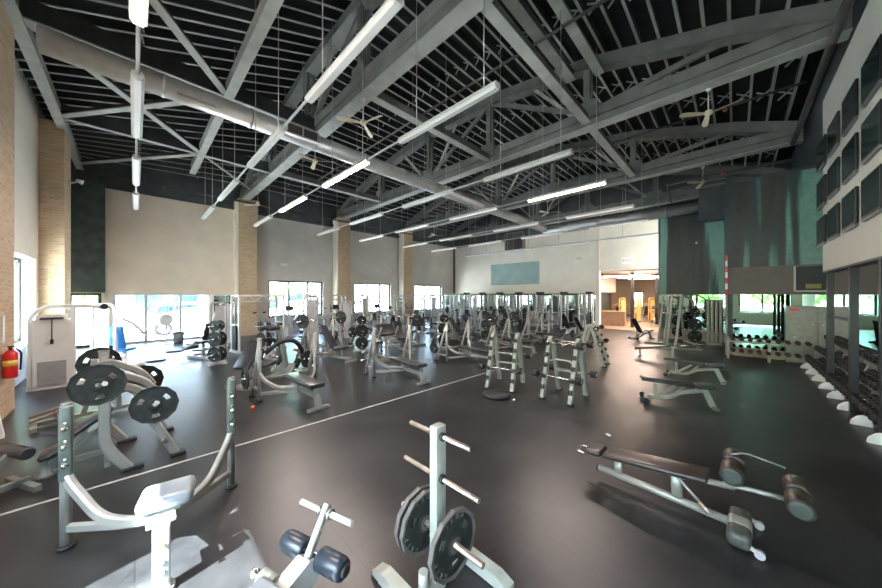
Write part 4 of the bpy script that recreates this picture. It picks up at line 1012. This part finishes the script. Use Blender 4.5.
def make_cross():
    r = root('cable_tower')
    MB().bar([(-.12, -.14, 0), (-.12, -.14, 2.2)], .06, .06).bar([(-.12, .14, 0), (-.12, .14, 2.2)], .06, .06).bar([(-.5, 0, .05), (.2, 0, .05)], .3, .06).build('frame', 'chrome', r)
    MB().b2(.0, .12, -.16, .16, .1, 2.1).build('shroud_panel', 'steel_w', r); stack(r, -.05, 0, .12, 1.1, .1, .2, 12)
    MB().b2(-.2, .16, -.2, .2, 2.16, 2.3).build('top_housing', 'dark', r)
    MB().cyl((-.2, 0, .2), (-.2, 0, 2.1), .02, 8).box((-.22, 0, 1.1), (.1, .08, .1)).build('carriage', 'steel', r)
    return r
ST, CT = make_station(), make_cross()
yy = [16.6, 15.0, 13.4, 11.8, 10.2, 8.6, 7.0]
lb = ['deepest in the mirrored corner', 'second from the mirrored corner', 'third from the mirrored corner', 'in the middle of the mirror wall', 'third from the hall opening', 'second from the hall opening', 'next to the hall opening']
for y, l in zip(yy, lb):
    put(ST, (18.6, y, 0), R(0), 'white power rack station '+l, 'power rack', 'power racks along the mirror')
for k, y in enumerate([15.8, 14.2, 12.6, 11.0, 9.4, 7.8, 6.22]):
    put(CT, (19.2, y, 0), R(0), 'silver cable tower '+['between the two deepest power racks', 'between the second and third power racks', 'between the third and middle power racks', 'just past the middle power rack', 'between the third and second racks from the opening', 'between the last two power racks', 'at the edge of the hall opening'][k], 'cable tower', 'cable towers along the mirror')
# dark benches and a few more machines before the stations
for k, (p, x, y, a, l, c) in enumerate([(RW, 16.8, 8.2, 90, 'plate-loaded row machine closest to the hall opening', 'row machine'), (AI, 16.3, 6.3, 80, 'inclined black bench between the far press benches', 'adjustable bench'), (AI, 15.6, 5.3, 60, 'inclined black bench on the warm lit floor edge', 'adjustable bench'), (TL, 14.6, 4.6, 120, 'leg curl machine at the edge of the warm lit floor', 'leg curl machine')][:3]):
    put(p, (x, y, 0), R(a), l, c)
def make_crossover():
    r = root('cable_crossover_frame')
    for s in (-1, 1):
        MB().bar([(s*.8, -.3, 0), (s*.8, -.3, 2.1)], .06, .06).bar([(s*.8, .3, 0), (s*.8, .3, 2.1)], .06, .06).bar([(s*.8, -.45, .04), (s*.8, .45, .04)], .08, .07).bar([(s*.8, -.3, 2.08), (s*.8, .3, 2.08)], .05, .06).bar([(s*.8, -.3, 1.0), (s*.8, .3, 1.0)], .04, .05).build('side_frame', 'steel_w', r)
        stack(r, s*.8, 0, .12, 1.0, .1, .3, 14)
        MB().tube([(s*.8, .16, 1.0), (s*.8, .16, 1.95)], .012, 6).tube([(s*.8, -.16, 1.0), (s*.8, -.16, 1.95)], .012, 6).build('guide_rods', 'chrome', r)
        MB().cyl((s*.7, 0, 1.7), (s*.2, -.05, 1.45), .005, 5).box((s*.17, -.05, 1.42), (.12, .03, .05)).build('cable_handle', 'dark', r)
    b = MB().bar([(-.8, -.3, 2.08), (.8, -.3, 2.08)], .05, .06).bar([(-.8, .3, 2.08), (.8, .3, 2.08)], .05, .06).bar([(-.8, .3, 1.85), (.8, .3, 1.85)], .04, .04)
    for k in range(6): b.bar([(-.8+k*.27, .3, 1.85 if k % 2 else 2.08), (-.8+(k+1)*.27, .3, 2.08 if k % 2 else 1.85)], .03, .03)
    b.build('top_truss', 'steel_w', r); return r
XO = make_crossover()
for x, y, a, l in ((3.35, 13.1, 10, 'before the first brick column'), (7.0, 15.0, -8, 'in front of the first wide window'), (10.2, 12.4, 12, 'between second and third brick columns'), (13.9, 14.4, -10, 'before the third brick column'), (17.0, 14.6, 5, 'close to the last window')):
    put(XO, (x, y, 0), R(a), 'silver cable crossover frame '+l, 'cable crossover', 'cable crossover frames')
# ---------------------------------------------------------------- dumbbells
def make_db(r_=.065, l=.34):
    r = root('dumbbell')
    MB().cyl((-l*.3, 0, 0), (l*.3, 0, 0), .016, 8).build('handle', 'chrome', r)
    for s in (-1, 1): MB().lathe((s*l*.22, 0, 0), (s, 0, 0), [(0, r_*.85), (.012, r_), (l*.28-.012, r_), (l*.28, r_*.85)], 14).build('head', 'rubber', r)
    return r
DBS = [make_db(.058, .27), make_db(.068, .32), make_db(.078, .37)]
def make_db_rack():
    r = root('dumbbell_rack')   # runs along x, open towards +y
    for s in (-1, 1):
        x = s*.40
        MB().prism([(-.62, 0), (.02, 0), (.06, .03), (-.02, .085), (-.14, .11), (-.40, .95), (-.50, .95), (-.42, .1), (-.62, .05)], lambda a, c, t: (t+x, a, c), -.02, .02).build('end_frame', 'green_steel', r)
        if s > 0: MB().prism([(-.04, .0), (.17, .0), (.155, .07), (.09, .14), (-.04, .19)], lambda a, c, t: (t+x-.02, a, c), -.035, .035).build('foot_cap', 'white', r)
    for y, z in ((-.10, .20), (-.24, .52), (-.38, .84)):
        MB().bar([(-.41, y+.09, z-.02), (.41, y+.09, z-.02)], .03, .05).bar([(-.41, y-.09, z+.04), (.41, y-.09, z+.04)], .03, .05).build('tier_rail', 'steel_d', r)
    return r
DR = make_db_rack()
rx = [6.95, 7.82, 8.69, 9.56, 10.43, 11.3, 12.17, 13.04]
rn = ['nearest the camera', 'second from the camera', 'third from the camera', 'fourth from the camera', 'fourth from the mirror', 'third from the mirror', 'second from the mirror', 'nearest the mirror']
for i, x in enumerate(rx):
    put(DR, (x, -1.52, 0), 0, 'three-tier dumbbell rack under the screens, '+rn[i], 'dumbbell rack', 'dumbbell racks under the screens')
    for ti, (y, z) in enumerate(((-.10, .20), (-.24, .52), (-.38, .84))):
        pr = DBS[2-ti]; n = 4
        for k in range(n):
            put(pr, (x-.30+.60*k/(n-1), -1.52+y, z+.10), R(90), 'black dumbbell in the %s tier of the rack %s' % (['bottom', 'middle', 'top'][ti], rn[i]), 'dumbbell', 'dumbbells, %s tier, rack %s' % (['bottom', 'middle', 'top'][ti], rn[i]))
def make_low_rack():
    r = root('low_dumbbell_rack')   # along y
    for y in (-.98, -.05, .88): MB().bar([(0, y, 0), (0, y, .72)], .05, .06).bar([(-.14, y, .02), (.16, y, .02)], .06, .04).build('post', 'green_steel', r)
    for z in (.22, .60): MB().b2(-.03, .03, -.98, .88, z-.06, z-.015).b2(.13, .16, -.98, .88, z-.01, z+.02).build('rail', 'tan', r)
    return r
put(make_low_rack(), (13.92, -.72, 0), 0, 'low two-tier rack of small dumbbells against the mirror', 'dumbbell rack')
for ti, z in enumerate((.22, .60)):
    for k in range(9): put(DBS[0], (14.0, -1.56+.2*k, z+.045), 0, 'small black dumbbell on the %s rail of the low rack' % ['lower', 'upper'][ti], 'dumbbell', 'small dumbbells, %s rail of the low rack' % ['lower', 'upper'][ti])
b = MB().b2(-.12, .13, -.62, .62, 0, 1.75); r = root('storage_cabinet'); b.build('body', 'green_steel', r)
MB().b2(-.145, -.12, -.60, -.01, .06, 1.72).build('door', 'green_steel', r); MB().b2(-.145, -.12, .01, .60, .06, 1.72).build('door', 'green_steel', r)
MB().b2(-.15, -.145, .36, .56, 1.62, 1.69).build('warning_label', 'red', r)
for y, z in ((-.1, 1.2), (.1, 1.2), (.45, .8)): MB().lathe((-.145, y, z), (-1, 0, 0), [(0, .02), (.02, .015)], 8).build('knob', 'white', r)
put(r, (14.44, -1.78, 0), 0, 'grey-green storage cabinet with a small red label by the mirror', 'cabinet')
# ---------------------------------------------------------------- floor odds and ends
def disc(x, y, lb, rr=.26):
    o = MB().lathe((0, 0, 0), (0, 0, 1), [(0, rr), (.02, rr), (.045, rr*.8), (.05, rr*.3)], 24).build('balance_disc', 'vinyl_b', None, (x, y, 0)); tag(o, lb, 'balance disc', 'balance discs on the floor by the glass')
disc(1.05, 14.9, 'blue-black balance disc in the middle of the sunny floor'); disc(1.75, 14.6, 'blue-black balance disc closest to the leg curl machine')
disc(.45, 13.2, 'blue-black balance disc closest to the camera'); disc(1.75, 16.6, 'blue-black balance disc closest to the glass doors')
b = root('waste_bin'); MB().lathe((0, 0, 0), (0, 0, 1), [(0, .16), (.4, .2), (.42, .21)], 20).build('bucket', 'plastic_g', b); MB().lathe((0, 0, .42), (0, 0, 1), [(0, .19), (.04, .2), (.08, .08)], 20).build('lid', 'dark', b)
put(b, (1.35, 17.5, 0), 0, 'grey waste bin with dark lid in front of the glass doors', 'waste bin')
def make_desk_fan():
    r = root('standing_fan'); MB().cyl((0, 0, 0), (0, 0, .9), .03, 10).cyl((0, 0, 0), (0, 0, .03), .2, 16).build('stand', 'white', r); MB().lathe((0, -.03, 1.05), (0, 1, 0), [(0, .2), (.03, .24), (.1, .24), (.14, .1)], 20).build('fan_head', 'white', r); return r
put(make_desk_fan(), (.95, 17.3, 0), R(20), 'small white standing fan beside the waste bin', 'fan')
o = MB().lathe((0, 0, 0), (0, 0, 1), [(0, .015), (.02, .035), (.05, .03), (.062, .01)], 12).build('foam_ball', 'orange', None, (1.53, 6.35, 0)); tag(o, 'small orange foam ball on the floor near a bench leg', 'ball')
for (x, y, a, lb_) in ((8.0*.0+5.3, 3.15, 20, 'crumpled white wrapper on the floor before the clear-standing rack'), (4.95, 1.35, 60, 'pale wrapper lying on the floor before the flat adjustable bench')):
    o = MB().box((0, 0, .012), (.07, .04, .02), RZ(R(a)), .008).build('paper_scrap', 'white', None, (x, y, 0)); tag(o, lb_, 'litter')
o = MB().lathe((0, 0, 0), (0, 0, 1), [(0, .28), (.03, .3), (.07, .25), (.08, .1)], 22).build('balance_disc', 'rubber', None, (5.28, 3.55, 0)); tag(o, 'black rubber disc on the floor at the foot of the taped rack', 'balance disc')
# ---------------------------------------------------------------- hanging strip lights
LX = [.03, 1.93, 3.75, 6.6, 9.0, 12.1, 14.7, 18.4]
LY = [(2.5, 4.82), (6.0, 8.3), (9.6, 11.95), (13.0, 15.3)]
rown = ['row nearest the side windows', 'second row from side windows', 'third row from side windows', 'fourth row from side windows', 'fourth row from far wall', 'third row from far wall', 'second row from far wall', 'row nearest the far wall']
coln = ['screen end', 'second from screens', 'third from screens', 'brick column end']
ON = {(0, 0), (2, 1), (2, 2), (4, 0)}
for i, x in enumerate(LX):
    for j, (a, b_) in enumerate(LY):
        on = (i, j) in ON; L_ = b_-a
        r = root('strip_light'); r.location = (x, a, 5.2)
        h = MB().prism([(-.075, -.02), (-.05, .05), (.05, .05), (.075, -.02), (.06, -.03), (-.06, -.03)], lambda p, q, t: (p, t, q), 0, L_)
        h.build('housing', 'lamp_body', r)
        d = MB().prism([(-.058, -.03), (.058, -.03), (.04, -.062), (-.04, -.062)], lambda p, q, t: (p, t, q), .03, L_-.03); d.m(1).b2(-.045, .045, .0, .03, -.055, -.03).b2(-.045, .045, L_-.03, L_, -.055, -.03)
        d.build('diffuser', ['diff_on' if on else ('diff_dim' if i >= 4 else 'diff_off'), 'lamp_body'], r)
        if j < 3: MB().cyl((0, L_, .02), (0, LY[j+1][0]-a, .02), .022, 8).build('conduit', 'steel_w', r)
        zt = (7.6+(arch(a+.3)+.2-7.6)*(x-XA)/(TX[0]-XA) if x < TX[0] else arch(a+.3)+.2)-5.2
        for yy_ in (.25, L_-.5): MB().cyl((0, yy_, .05), (0, yy_, zt), .009, 5).build('hanger_cable', 'cable', r)
        tag(r, ('glowing pink-white tube light, ' if on else 'pale strip light, ')+coln[j]+' of the '+rown[i], 'strip light', 'hanging strip lights')
        if on:
            la = bpy.data.lights.new('tube_glow', 'AREA'); la.shape = 'RECTANGLE'; la.size = .1; la.size_y = L_; la.energy = 60; la.color = (1, .84, .76)
            lo = bpy.data.objects.new('tube_glow', la); COL.objects.link(lo); lo.location = (x, a+L_/2, 5.2-.075)
# ---------------------------------------------------------------- ceiling fans
def make_fan():
    r = root('ceiling_fan')
    MB().lathe((0, 0, .70), (0, 0, -1), [(0, .07), (.03, .07), (.09, .03)], 14).cyl((0, 0, .65), (0, 0, .08), .016, 8).build('down_rod', 'lamp_body', r)
    MB().lathe((0, 0, .09), (0, 0, -1), [(0, .03), (.02, .08), (.09, .10), (.13, .07), (.15, .03)], 18).build('motor_hub', 'fan_cream', r)
    for k in range(3):
        a = 2*PI*k/3; m_ = RZ(a)
        b = MB(); P_ = [(.08, -.03), (.24, -.055), (.62, -.075), (.74, -.05), (.76, .0), (.74, .05), (.62, .07), (.24, .05), (.08, .03)]
        b.prism(P_, lambda p, q, t, m_=m_: m_ @ V((p, q, q*.35+t-.05*(p*p))), -.004, .006).build('blade', 'fan_cream', r)
    return r
M['fan_cream'] = mat('aged_cream_plastic', (.62, .55, .38), .5, 0, .08, 6)
FN = make_fan()
for x, y, z, a, lb_ in ((9.55, .45, 6.42, 10, 'cream ceiling fan under the second truss near the screens'), (3.95, 6.55, 6.34, 40, 'cream ceiling fan under the first truss past the duct'), (4.0, 9.5, 6.34, 75, 'cream ceiling fan under the first truss beside the duct vent'),
        (14.85, .85, 6.3, 20, 'cream ceiling fan under the third truss by the green wall'), (14.9, 6.9, 6.34, 50, 'cream ceiling fan in front of the wall with the teal panel'), (4.05, 16.0, 6.34, 15, 'cream ceiling fan at the first brick column'), (14.85, 15.2, 6.34, 85, 'cream ceiling fan close to the third brick column')):
    put(FN, (x, y, z), R(a), lb_, 'ceiling fan', 'ceiling fans', scale=.85)
# ---------------------------------------------------------------- screens
def make_tv():
    r = root('tv_screen')     # faces +y
    MB().b2(-.43, .43, -.038, .0, -.30, .30, .008).build('casing', 'dark', r)
    MB().b2(-.405, .405, .001, .004, -.27, .275).build('display', 'screen', r)
    MB().b2(-.3, .3, -.044, -.038, -.16, .12).build('wall_bracket', 'dark', r)
    MB().b2(-.40, .40, -.04, -.0, -.35, -.305).build('cable_bar', 'steel_d', r)
    return r
TV = make_tv()
for i, x in enumerate((6.35, 7.5, 8.68, 9.88, 11.05)):
    for j, z in enumerate((3.58, 4.46, 5.34)):
        put(TV, (x, -1.405, z), 0, 'dark wall screen, %s row, %s' % (['lowest', 'middle', 'highest'][j], ['cut by the frame edge', 'first whole one from the frame edge', 'middle column', 'next to last column', 'overhanging the wall end'][i]), 'screen', 'wall screens', tilt=(R(0), 0))
# ---------------------------------------------------------------- wall fittings
o = MB().b2(.0, .03, -.8, .8, -.62, .62).build('teal_panel', 'poster', None, (XC-.04, 12.2, 3.73)); 
pw = 11.05
o.scale = (1, 1, 1); tag(o, 'wide teal translucent panel hung high on the beige wall', 'wall panel')
o.data.transform(MX.Diagonal((1, 2.62, 1.34, 1)))
b = root('exit_sign'); MB().b2(-.04, .0, -.22, .22, -.14, .14).build('sign_box', 'exit_white', b) if False else None
M['exit_white'] = mat('sign_white', (.85, .85, .82), .4, emit=(1, 1, .95), es=.15)
MB().b2(-.05, .0, -.27, .27, -.17, .17).build('sign_box', 'exit_white', b)
me = text_mesh('EXIT', .24, .004); eo = bpy.data.objects.new('sign_lettering', me); COL.objects.link(eo); eo.parent = b; me.materials.append(M['red'])
eo.location = (-.055, 0, -.0); eo.rotation_euler = (R(90), 0, R(-90))
put(b, (XC, 4.55, 4.15), 0, 'small white exit sign above the hall opening', 'exit sign')
def wallbox(name, mb, m, loc, lb_, c): return tag(mb.build(name, m, None, loc), lb_, c)
def em_light(loc, rz, lb_):
    r = root('emergency_light'); MB().box((0, -.05, 0), (.34, .1, .12), bev=.02).build('housing', 'lamp_body', r)
    for s in (-1, 1): MB().lathe((s*.1, -.10, .03), (0, -1, -.2), [(0, .05), (.05, .055), (.06, .04)], 12).build('lamp_head', 'lamp_body', r)
    r.location = loc; r.rotation_euler = (0, 0, rz); tag(r, lb_, 'emergency light')
em_light((6.0, YB, 3.85), 0, 'white twin emergency light above the first wide window')
em_light((XC, 7.3, 4.5), R(-90), 'emergency light high on the beige wall between panel and opening')
em_light((13.3, YB, 3.9), 0, 'white emergency light above the second wide window')
b = root('unit_heater'); MB().b2(-.35, .0, -.78, .78, -.7, .7).build('casing', 'steel_d', b); MB().b2(-.37, -.35, -.7, -.03, -.62, .62).b2(-.37, -.35, .03, .7, -.62, .62).build('grille', 'grille', b)
put(b, (XC-.02, 12.0, 6.15), 0, 'dark unit heater high on the far wall under the duct', 'unit heater')
b = root('fire_extinguisher')
MB().lathe((0, 0, 0), (0, 0, 1), [(0, .07), (.02, .08), (.40, .08), (.45, .05), (.47, .03)], 20).build('cylinder_body', 'red', b)
MB().lathe((0, 0, .2), (0, 0, 1), [(0, .082), (.1, .082)], 20).build('instruction_label', 'yellow', b)
MB().cyl((0, 0, .47), (0, 0, .52), .02, 10).box((.03, 0, .53), (.12, .03, .02)).tube([(.05, 0, .5), (.11, 0, .42), (.10, 0, .12)], .012, 8, .04).build('valve_hose', 'dark', b)
put(b, (-1.47, 8.75, .70), 0, 'red fire extinguisher hung on the brick pier', 'fire extinguisher')
o = MB().b2(0, .03, -.05, .05, 0, .45).build('wall_bracket', 'lamp_body', None, (-1.56, 8.75, 1.30)); tag(o, 'white vertical bracket strip above the fire extinguisher', 'bracket')
b = MB()
for k in range(7): b.m(k % 2).b2(-.03, .03, -.03, .03, k*.2, k*.2+.2)
b.m(2).b2(-.03, .03, -.03, .03, -2.1, 0)
o = b.build('striped_pole', ['red', 'white', 'steel_d'], None, (XE-.08, .21, 2.1)); tag(o, 'thin red and white striped pole at the edge of the green wall', 'pole')
b = root('wall_recess_box'); MB().b2(-.12, .0, -.3, .3, -.35, .38).build('board', 'dark', b); MB().b2(-.15, -.12, -.2, .1, -.3, -.16).build('gold_tag', 'yellowbox', b)
MB().b2(-.16, -.10, .3, .34, -.38, .40).b2(-.16, -.10, -.3, .3, -.40, -.36).build('pale_edge', 'lamp_body', b)
put(b, (XE-.02, -1.66, 2.60), 0, 'dark framed box with a gold tag mounted on the brown wall band', 'wall box')
wallbox('wall_camera', MB().lathe((0, 0, 0), (-1, 0, -.3), [(0, .05), (.1, .05), (.14, .03)], 12), 'lamp_body', (XD, 1.25, 4.5), 'small white security camera on the streaked green wall', 'camera')
def spot(loc, lb_):
    r = root('wall_spotlight'); MB().b2(-.04, .0, -.05, .05, -.1, .1).bar([(-.02, 0, 0), (-.2, 0, .1)], .03, .03).build('arm', 'lamp_body', r); MB().lathe((-.2, 0, .12), (-1, 0, -.3), [(-.05, .05), (.1, .08)], 12).build('lamp_head', 'lamp_body', r)
    r.location = loc; r.rotation_euler = (0, 0, R(180)); tag(r, lb_, 'spotlight')
spot((-1.45, 14.9, 5.6), 'small white spotlight on the corner brick pier')
o = MB().b2(-.02, .02, -.04, .04, -1.0, .9).b2(-.05, .05, -.05, .02, -.9, -.6).b2(-.05, .05, -.05, .02, .3, .7).build('door_closer_rail', 'lamp_body', None, (-.82, YB-.05, 2.9)); tag(o, 'white vertical conduit beside the dark panel by the glass doors', 'conduit')
# ---------------------------------------------------------------- second hall beyond the opening
struct('wall_hall_side', MB().b2(XC+.3, 34, 9.0, 9.3, 0, 3.6), 'tan')
struct('wall_hall_right', MB().b2(XC+.3, 34, 1.7, 2.0, 0, 3.6), 'tan')
struct('ceiling_hall', MB().b2(XC+.3, 34, 1.7, 9.3, 3.55, 3.9), 'wood')
struct('floor_hall', MB().b2(XC-.0, 33.9, 2.0, 9.0, .0, .012), 'carpet')
struct('wall_hall_end', wall_with_holes('y', 34, .3, 1.7, 9.3, 0, 3.9, [(3.1, 4.7, .9, 2.9), (6.2, 7.3, .9, 2.4)]), 'beige')
window('y', 34.1, 3.1, 4.7, .9, 2.9, [3.9]); window('y', 34.1, 6.2, 7.3, .9, 2.4, [])
for k, (x, y) in enumerate(((22.6, 4.75), (25.2, 3.85), (28.0, 3.2), (25.5, 8.6))):
    struct('trim_%d' % (20+k), MB().b2(x-.09, x+.09, y-.09, y+.09, 0, 3.55), 'dark')
struct('trim_30', MB().b2(XC+.3, 27, 6.8, 8.99, 2.3, 3.5), 'beige')
hl = [(21.6, 3.6, 'nearest the opening'), (23.4, 3.2, 'second from the opening'), (25.5, 3.0, 'third from the opening')]
for x, y, n_ in hl:
    r = root('hall_tube_light'); MB().b2(-.08, .08, 0, 2.6, 0, .06).build('housing', 'lamp_body', r); MB().b2(-.06, .06, .03, 2.57, -.05, 0).build('tube', 'diff_warm', r)
    r.location = (x, y, 3.3); tag(r, 'lit warm tube light in the second hall, '+n_, 'strip light', 'lit tubes in the second hall')
    la = bpy.data.lights.new('tube_glow', 'AREA'); la.shape = 'RECTANGLE'; la.size = .15; la.size_y = 2.5; la.energy = 40; la.color = (1, .74, .55)
    lo = bpy.data.objects.new('tube_glow', la); COL.objects.link(lo); lo.location = (x, y+1.3, 3.22)
b = root('reception_desk'); MB().b2(-.35, .35, -.9, .9, 0, .95).build('counter', 'wood', b); MB().b2(-.42, .42, -.95, .95, .95, 1.0).build('worktop', 'tan', b)
put(b, (23.0, 6.2, 0), R(8), 'brown wooden desk just inside the second hall', 'desk')
TY = make_tower('press', 'vinyl', 'amber', 'amber')
for k, (x, y, l) in enumerate(((26.0, 6.4, 'nearest the desk'), (27.0, 5.6, 'second from the desk'), (28.0, 4.9, 'third from the desk'))):
    put(TY, (x, y, .012), R(140), 'amber framed pin-stack machine in the second hall, '+l, 'pin-stack machine', 'amber machines in the second hall')
for k, (x, y, l) in enumerate(((24.6, 3.9, 'before the dark posts'), (26.8, 3.4, 'further back'))):
    put(BK, (x, y, .012), R(100), 'exercise bike in the second hall, '+l, 'exercise bike')
# ---------------------------------------------------------------- outside
def make_suv():
    r = root('parked_suv')   # length along x
    body = [(-2.35, .38), (-2.4, .8), (-2.3, 1.02), (-1.2, 1.12), (-.6, 1.62), (.2, 1.74), (1.7, 1.70), (2.15, 1.15), (2.35, 1.0), (2.35, .4), (1.95, .35), (1.85, .62), (1.5, .78), (1.15, .62), (1.05, .32), (-1.05, .32), (-1.15, .62), (-1.5, .78), (-1.85, .62), (-1.95, .35)]
    b = MB().prism(body, lambda a, c, t: (a, t*(1 if c < 1.15 else .86), c), -.92, .92); b.build('body', 'carpaint', r)
    for s in (-1, 1):
        g = MB(); yy_ = s*.80
        for P_ in ([(-.95, 1.16), (-.55, 1.54), (.1, 1.62), (.1, 1.16)], [(.16, 1.16), (.16, 1.62), (1.0, 1.62), (1.1, 1.16)], [(1.16, 1.16), (1.06, 1.61), (1.62, 1.58), (1.9, 1.16)]):
            g.prism(P_, lambda a, c, t: (a, yy_+t, c), -.02, .03 if s > 0 else .02)
        g.build('side_windows', 'carglass', r)
        for x in (-1.5, 1.5):
            w_ = MB().lathe((x, s*.72, .36), (0, s, 0), [(0, .36), (.03, .37), (.2, .37), (.22, .3)], 24).build('tyre', 'rubber', r)
            MB().lathe((x, s*.935, .36), (0, s, 0), [(0, .23), (.012, .2), (.015, .05), (.03, .04)], 20).build('hubcap', 'chrome', w_)
    MB().prism([(-1.18, 1.14), (-.62, 1.60), (-.60, 1.57), (-1.12, 1.13)], lambda a, c, t: (a-.03, t, c), -.72, .72).build('windscreen', 'carglass', r)
    return r
SV = make_suv()
put(SV, (2.6, 22.4, -.05), R(178), 'white parked SUV outside the glass doors', 'car')
put(SV, (9.5, 25.5, -.05), R(0), 'white SUV parked outside the first wide window', 'car')
put(SV, (15.5, 26.0, -.05), R(180), 'white SUV parked outside the last windows', 'car')
def tree(x, y, h, s, lb_, seed):
    rd = random.Random(seed); r = root('street_tree')
    MB().lathe((0, 0, 0), (0, 0, 1), [(0, .16), (h*.5, .10), (h*.8, .05)], 10).build('trunk', 'bark', r)
    b = MB()
    for k in range(620):
        a = rd.random()*2*PI; q = rd.random()**.5; zz = rd.uniform(-1, 1); rr = s*q*math.sqrt(max(0, 1-zz*zz*.9))
        c = V((math.cos(a)*rr, math.sin(a)*rr, h*.72+zz*s*.85)); n = V((rd.gauss(0, 1), rd.gauss(0, 1), rd.gauss(0, 1))).normalized(); u = n.orthogonal().normalized()*rd.uniform(.14, .30); v_ = n.cross(u)
        vs = [b.bm.verts.new(c+p) for p in (u, v_*.6, -u, -v_*.6)]; b._face(vs)
    b.build('crown', 'leaf', r); r.location = (x, y, -.05); tag(r, lb_, 'tree', 'trees outside the windows')
tree(-8.5, -2.5, 4.6, 2.2, 'green tree outside the window behind the camera', 1)
tree(-8.2, 2.2, 3.6, 1.7, 'green tree outside the sunlit window beside the camera', 2)
tree(-5.3, 11.0, 6.2, 1.7, 'added green tree shading the window by the white cable machine', 3)  # added out of view to break up the sun through this window
tree(-2.2, 27.5, 5.2, 2.2, 'green tree outside the narrow glass door by the corner', 4)
tree(10.0, 32, 6, 2.8, 'green tree across the road from the first wide window', 5)
tree(17, 31, 6, 2.6, 'green tree across the road from the last windows', 6)
tree(37.5, 4.2, 5, 2.2, 'green tree outside the second hall window', 7)
tree(38.0, 10.2, 5, 2.2, 'green tree outside the second window of the second hall', 8)
tree(-4.4, 21.5, 4.8, 2.0, 'green tree outside beyond the corner of the building', 9)
b = root('storefront_building'); MB().b2(-9, 9, 0, 5, 0, 4.2).build('wall', 'beige_l', b)
for k in range(6): MB().b2(-8+k*2.8, -6+k*2.8, -.05, 0, .4, 2.4).build('shop_window', 'carglass', b)
MB().b2(-9.2, 9.2, -.8, 0, 2.9, 3.2).build('awning', 'white', b)
put(b, (8, 42, -.05), 0, 'pale low storefront building across the parking lot', 'building')
WORLD, SUN, EXPO = 1.6, 46.0, 1.75
# ---------------------------------------------------------------- camera, light
cam = bpy.data.cameras.new('camera'); co = bpy.data.objects.new('camera', cam); COL.objects.link(co)
cam.sensor_width = 36; cam.lens = 300/882*36; cam.shift_y = 1/882; cam.clip_start = .05; cam.clip_end = 300
co.location = (0, 0, 2.1); co.rotation_euler = (PI/2, 0, R(44.4-90)); scn.camera = co
w = bpy.data.worlds.new('World'); scn.world = w; w.use_nodes = True
nt = w.node_tree; bg = nt.nodes['Background']
sky = nt.nodes.new('ShaderNodeTexSky')
for t_ in ('NISHITA',):
    try: sky.sky_type = t_; sky.sun_disc = False; sky.sun_elevation = R(46); sky.sun_rotation = R(-101); sky.altitude = 200; sky.air_density = 1.2; sky.dust_density = 2.0
    except Exception: pass
hs = nt.nodes.new('ShaderNodeHueSaturation'); hs.inputs['Saturation'].default_value = .62
nt.links.new(sky.outputs[0], hs.inputs['Color']); nt.links.new(hs.outputs[0], bg.inputs['Color']); bg.inputs['Strength'].default_value = WORLD
sun = bpy.data.lights.new('sun', 'SUN'); sun.energy = SUN; sun.angle = R(.6); sun.color = (1, .95, .88)
so = bpy.data.objects.new('sun', sun); COL.objects.link(so)
d = V((1, .2, -1.02)); so.rotation_euler = d.to_track_quat('-Z', 'Y').to_euler(); so.location = (-20, 0, 20)
scn.view_settings.view_transform = 'Standard'; scn.view_settings.look = 'None'
scn.view_settings.gamma = 1; scn.view_settings.use_curve_mapping = False
scn.view_settings.exposure = EXPO
cy = scn.cycles; cy.use_denoising = True
try: cy.denoiser = 'OPENIMAGEDENOISE'
except Exception: pass
cy.max_bounces = 9; cy.diffuse_bounces = 6; cy.glossy_bounces = 4; cy.transparent_max_bounces = 10
cy.sample_clamp_indirect = 10; cy.caustics_reflective = False; cy.caustics_refractive = False
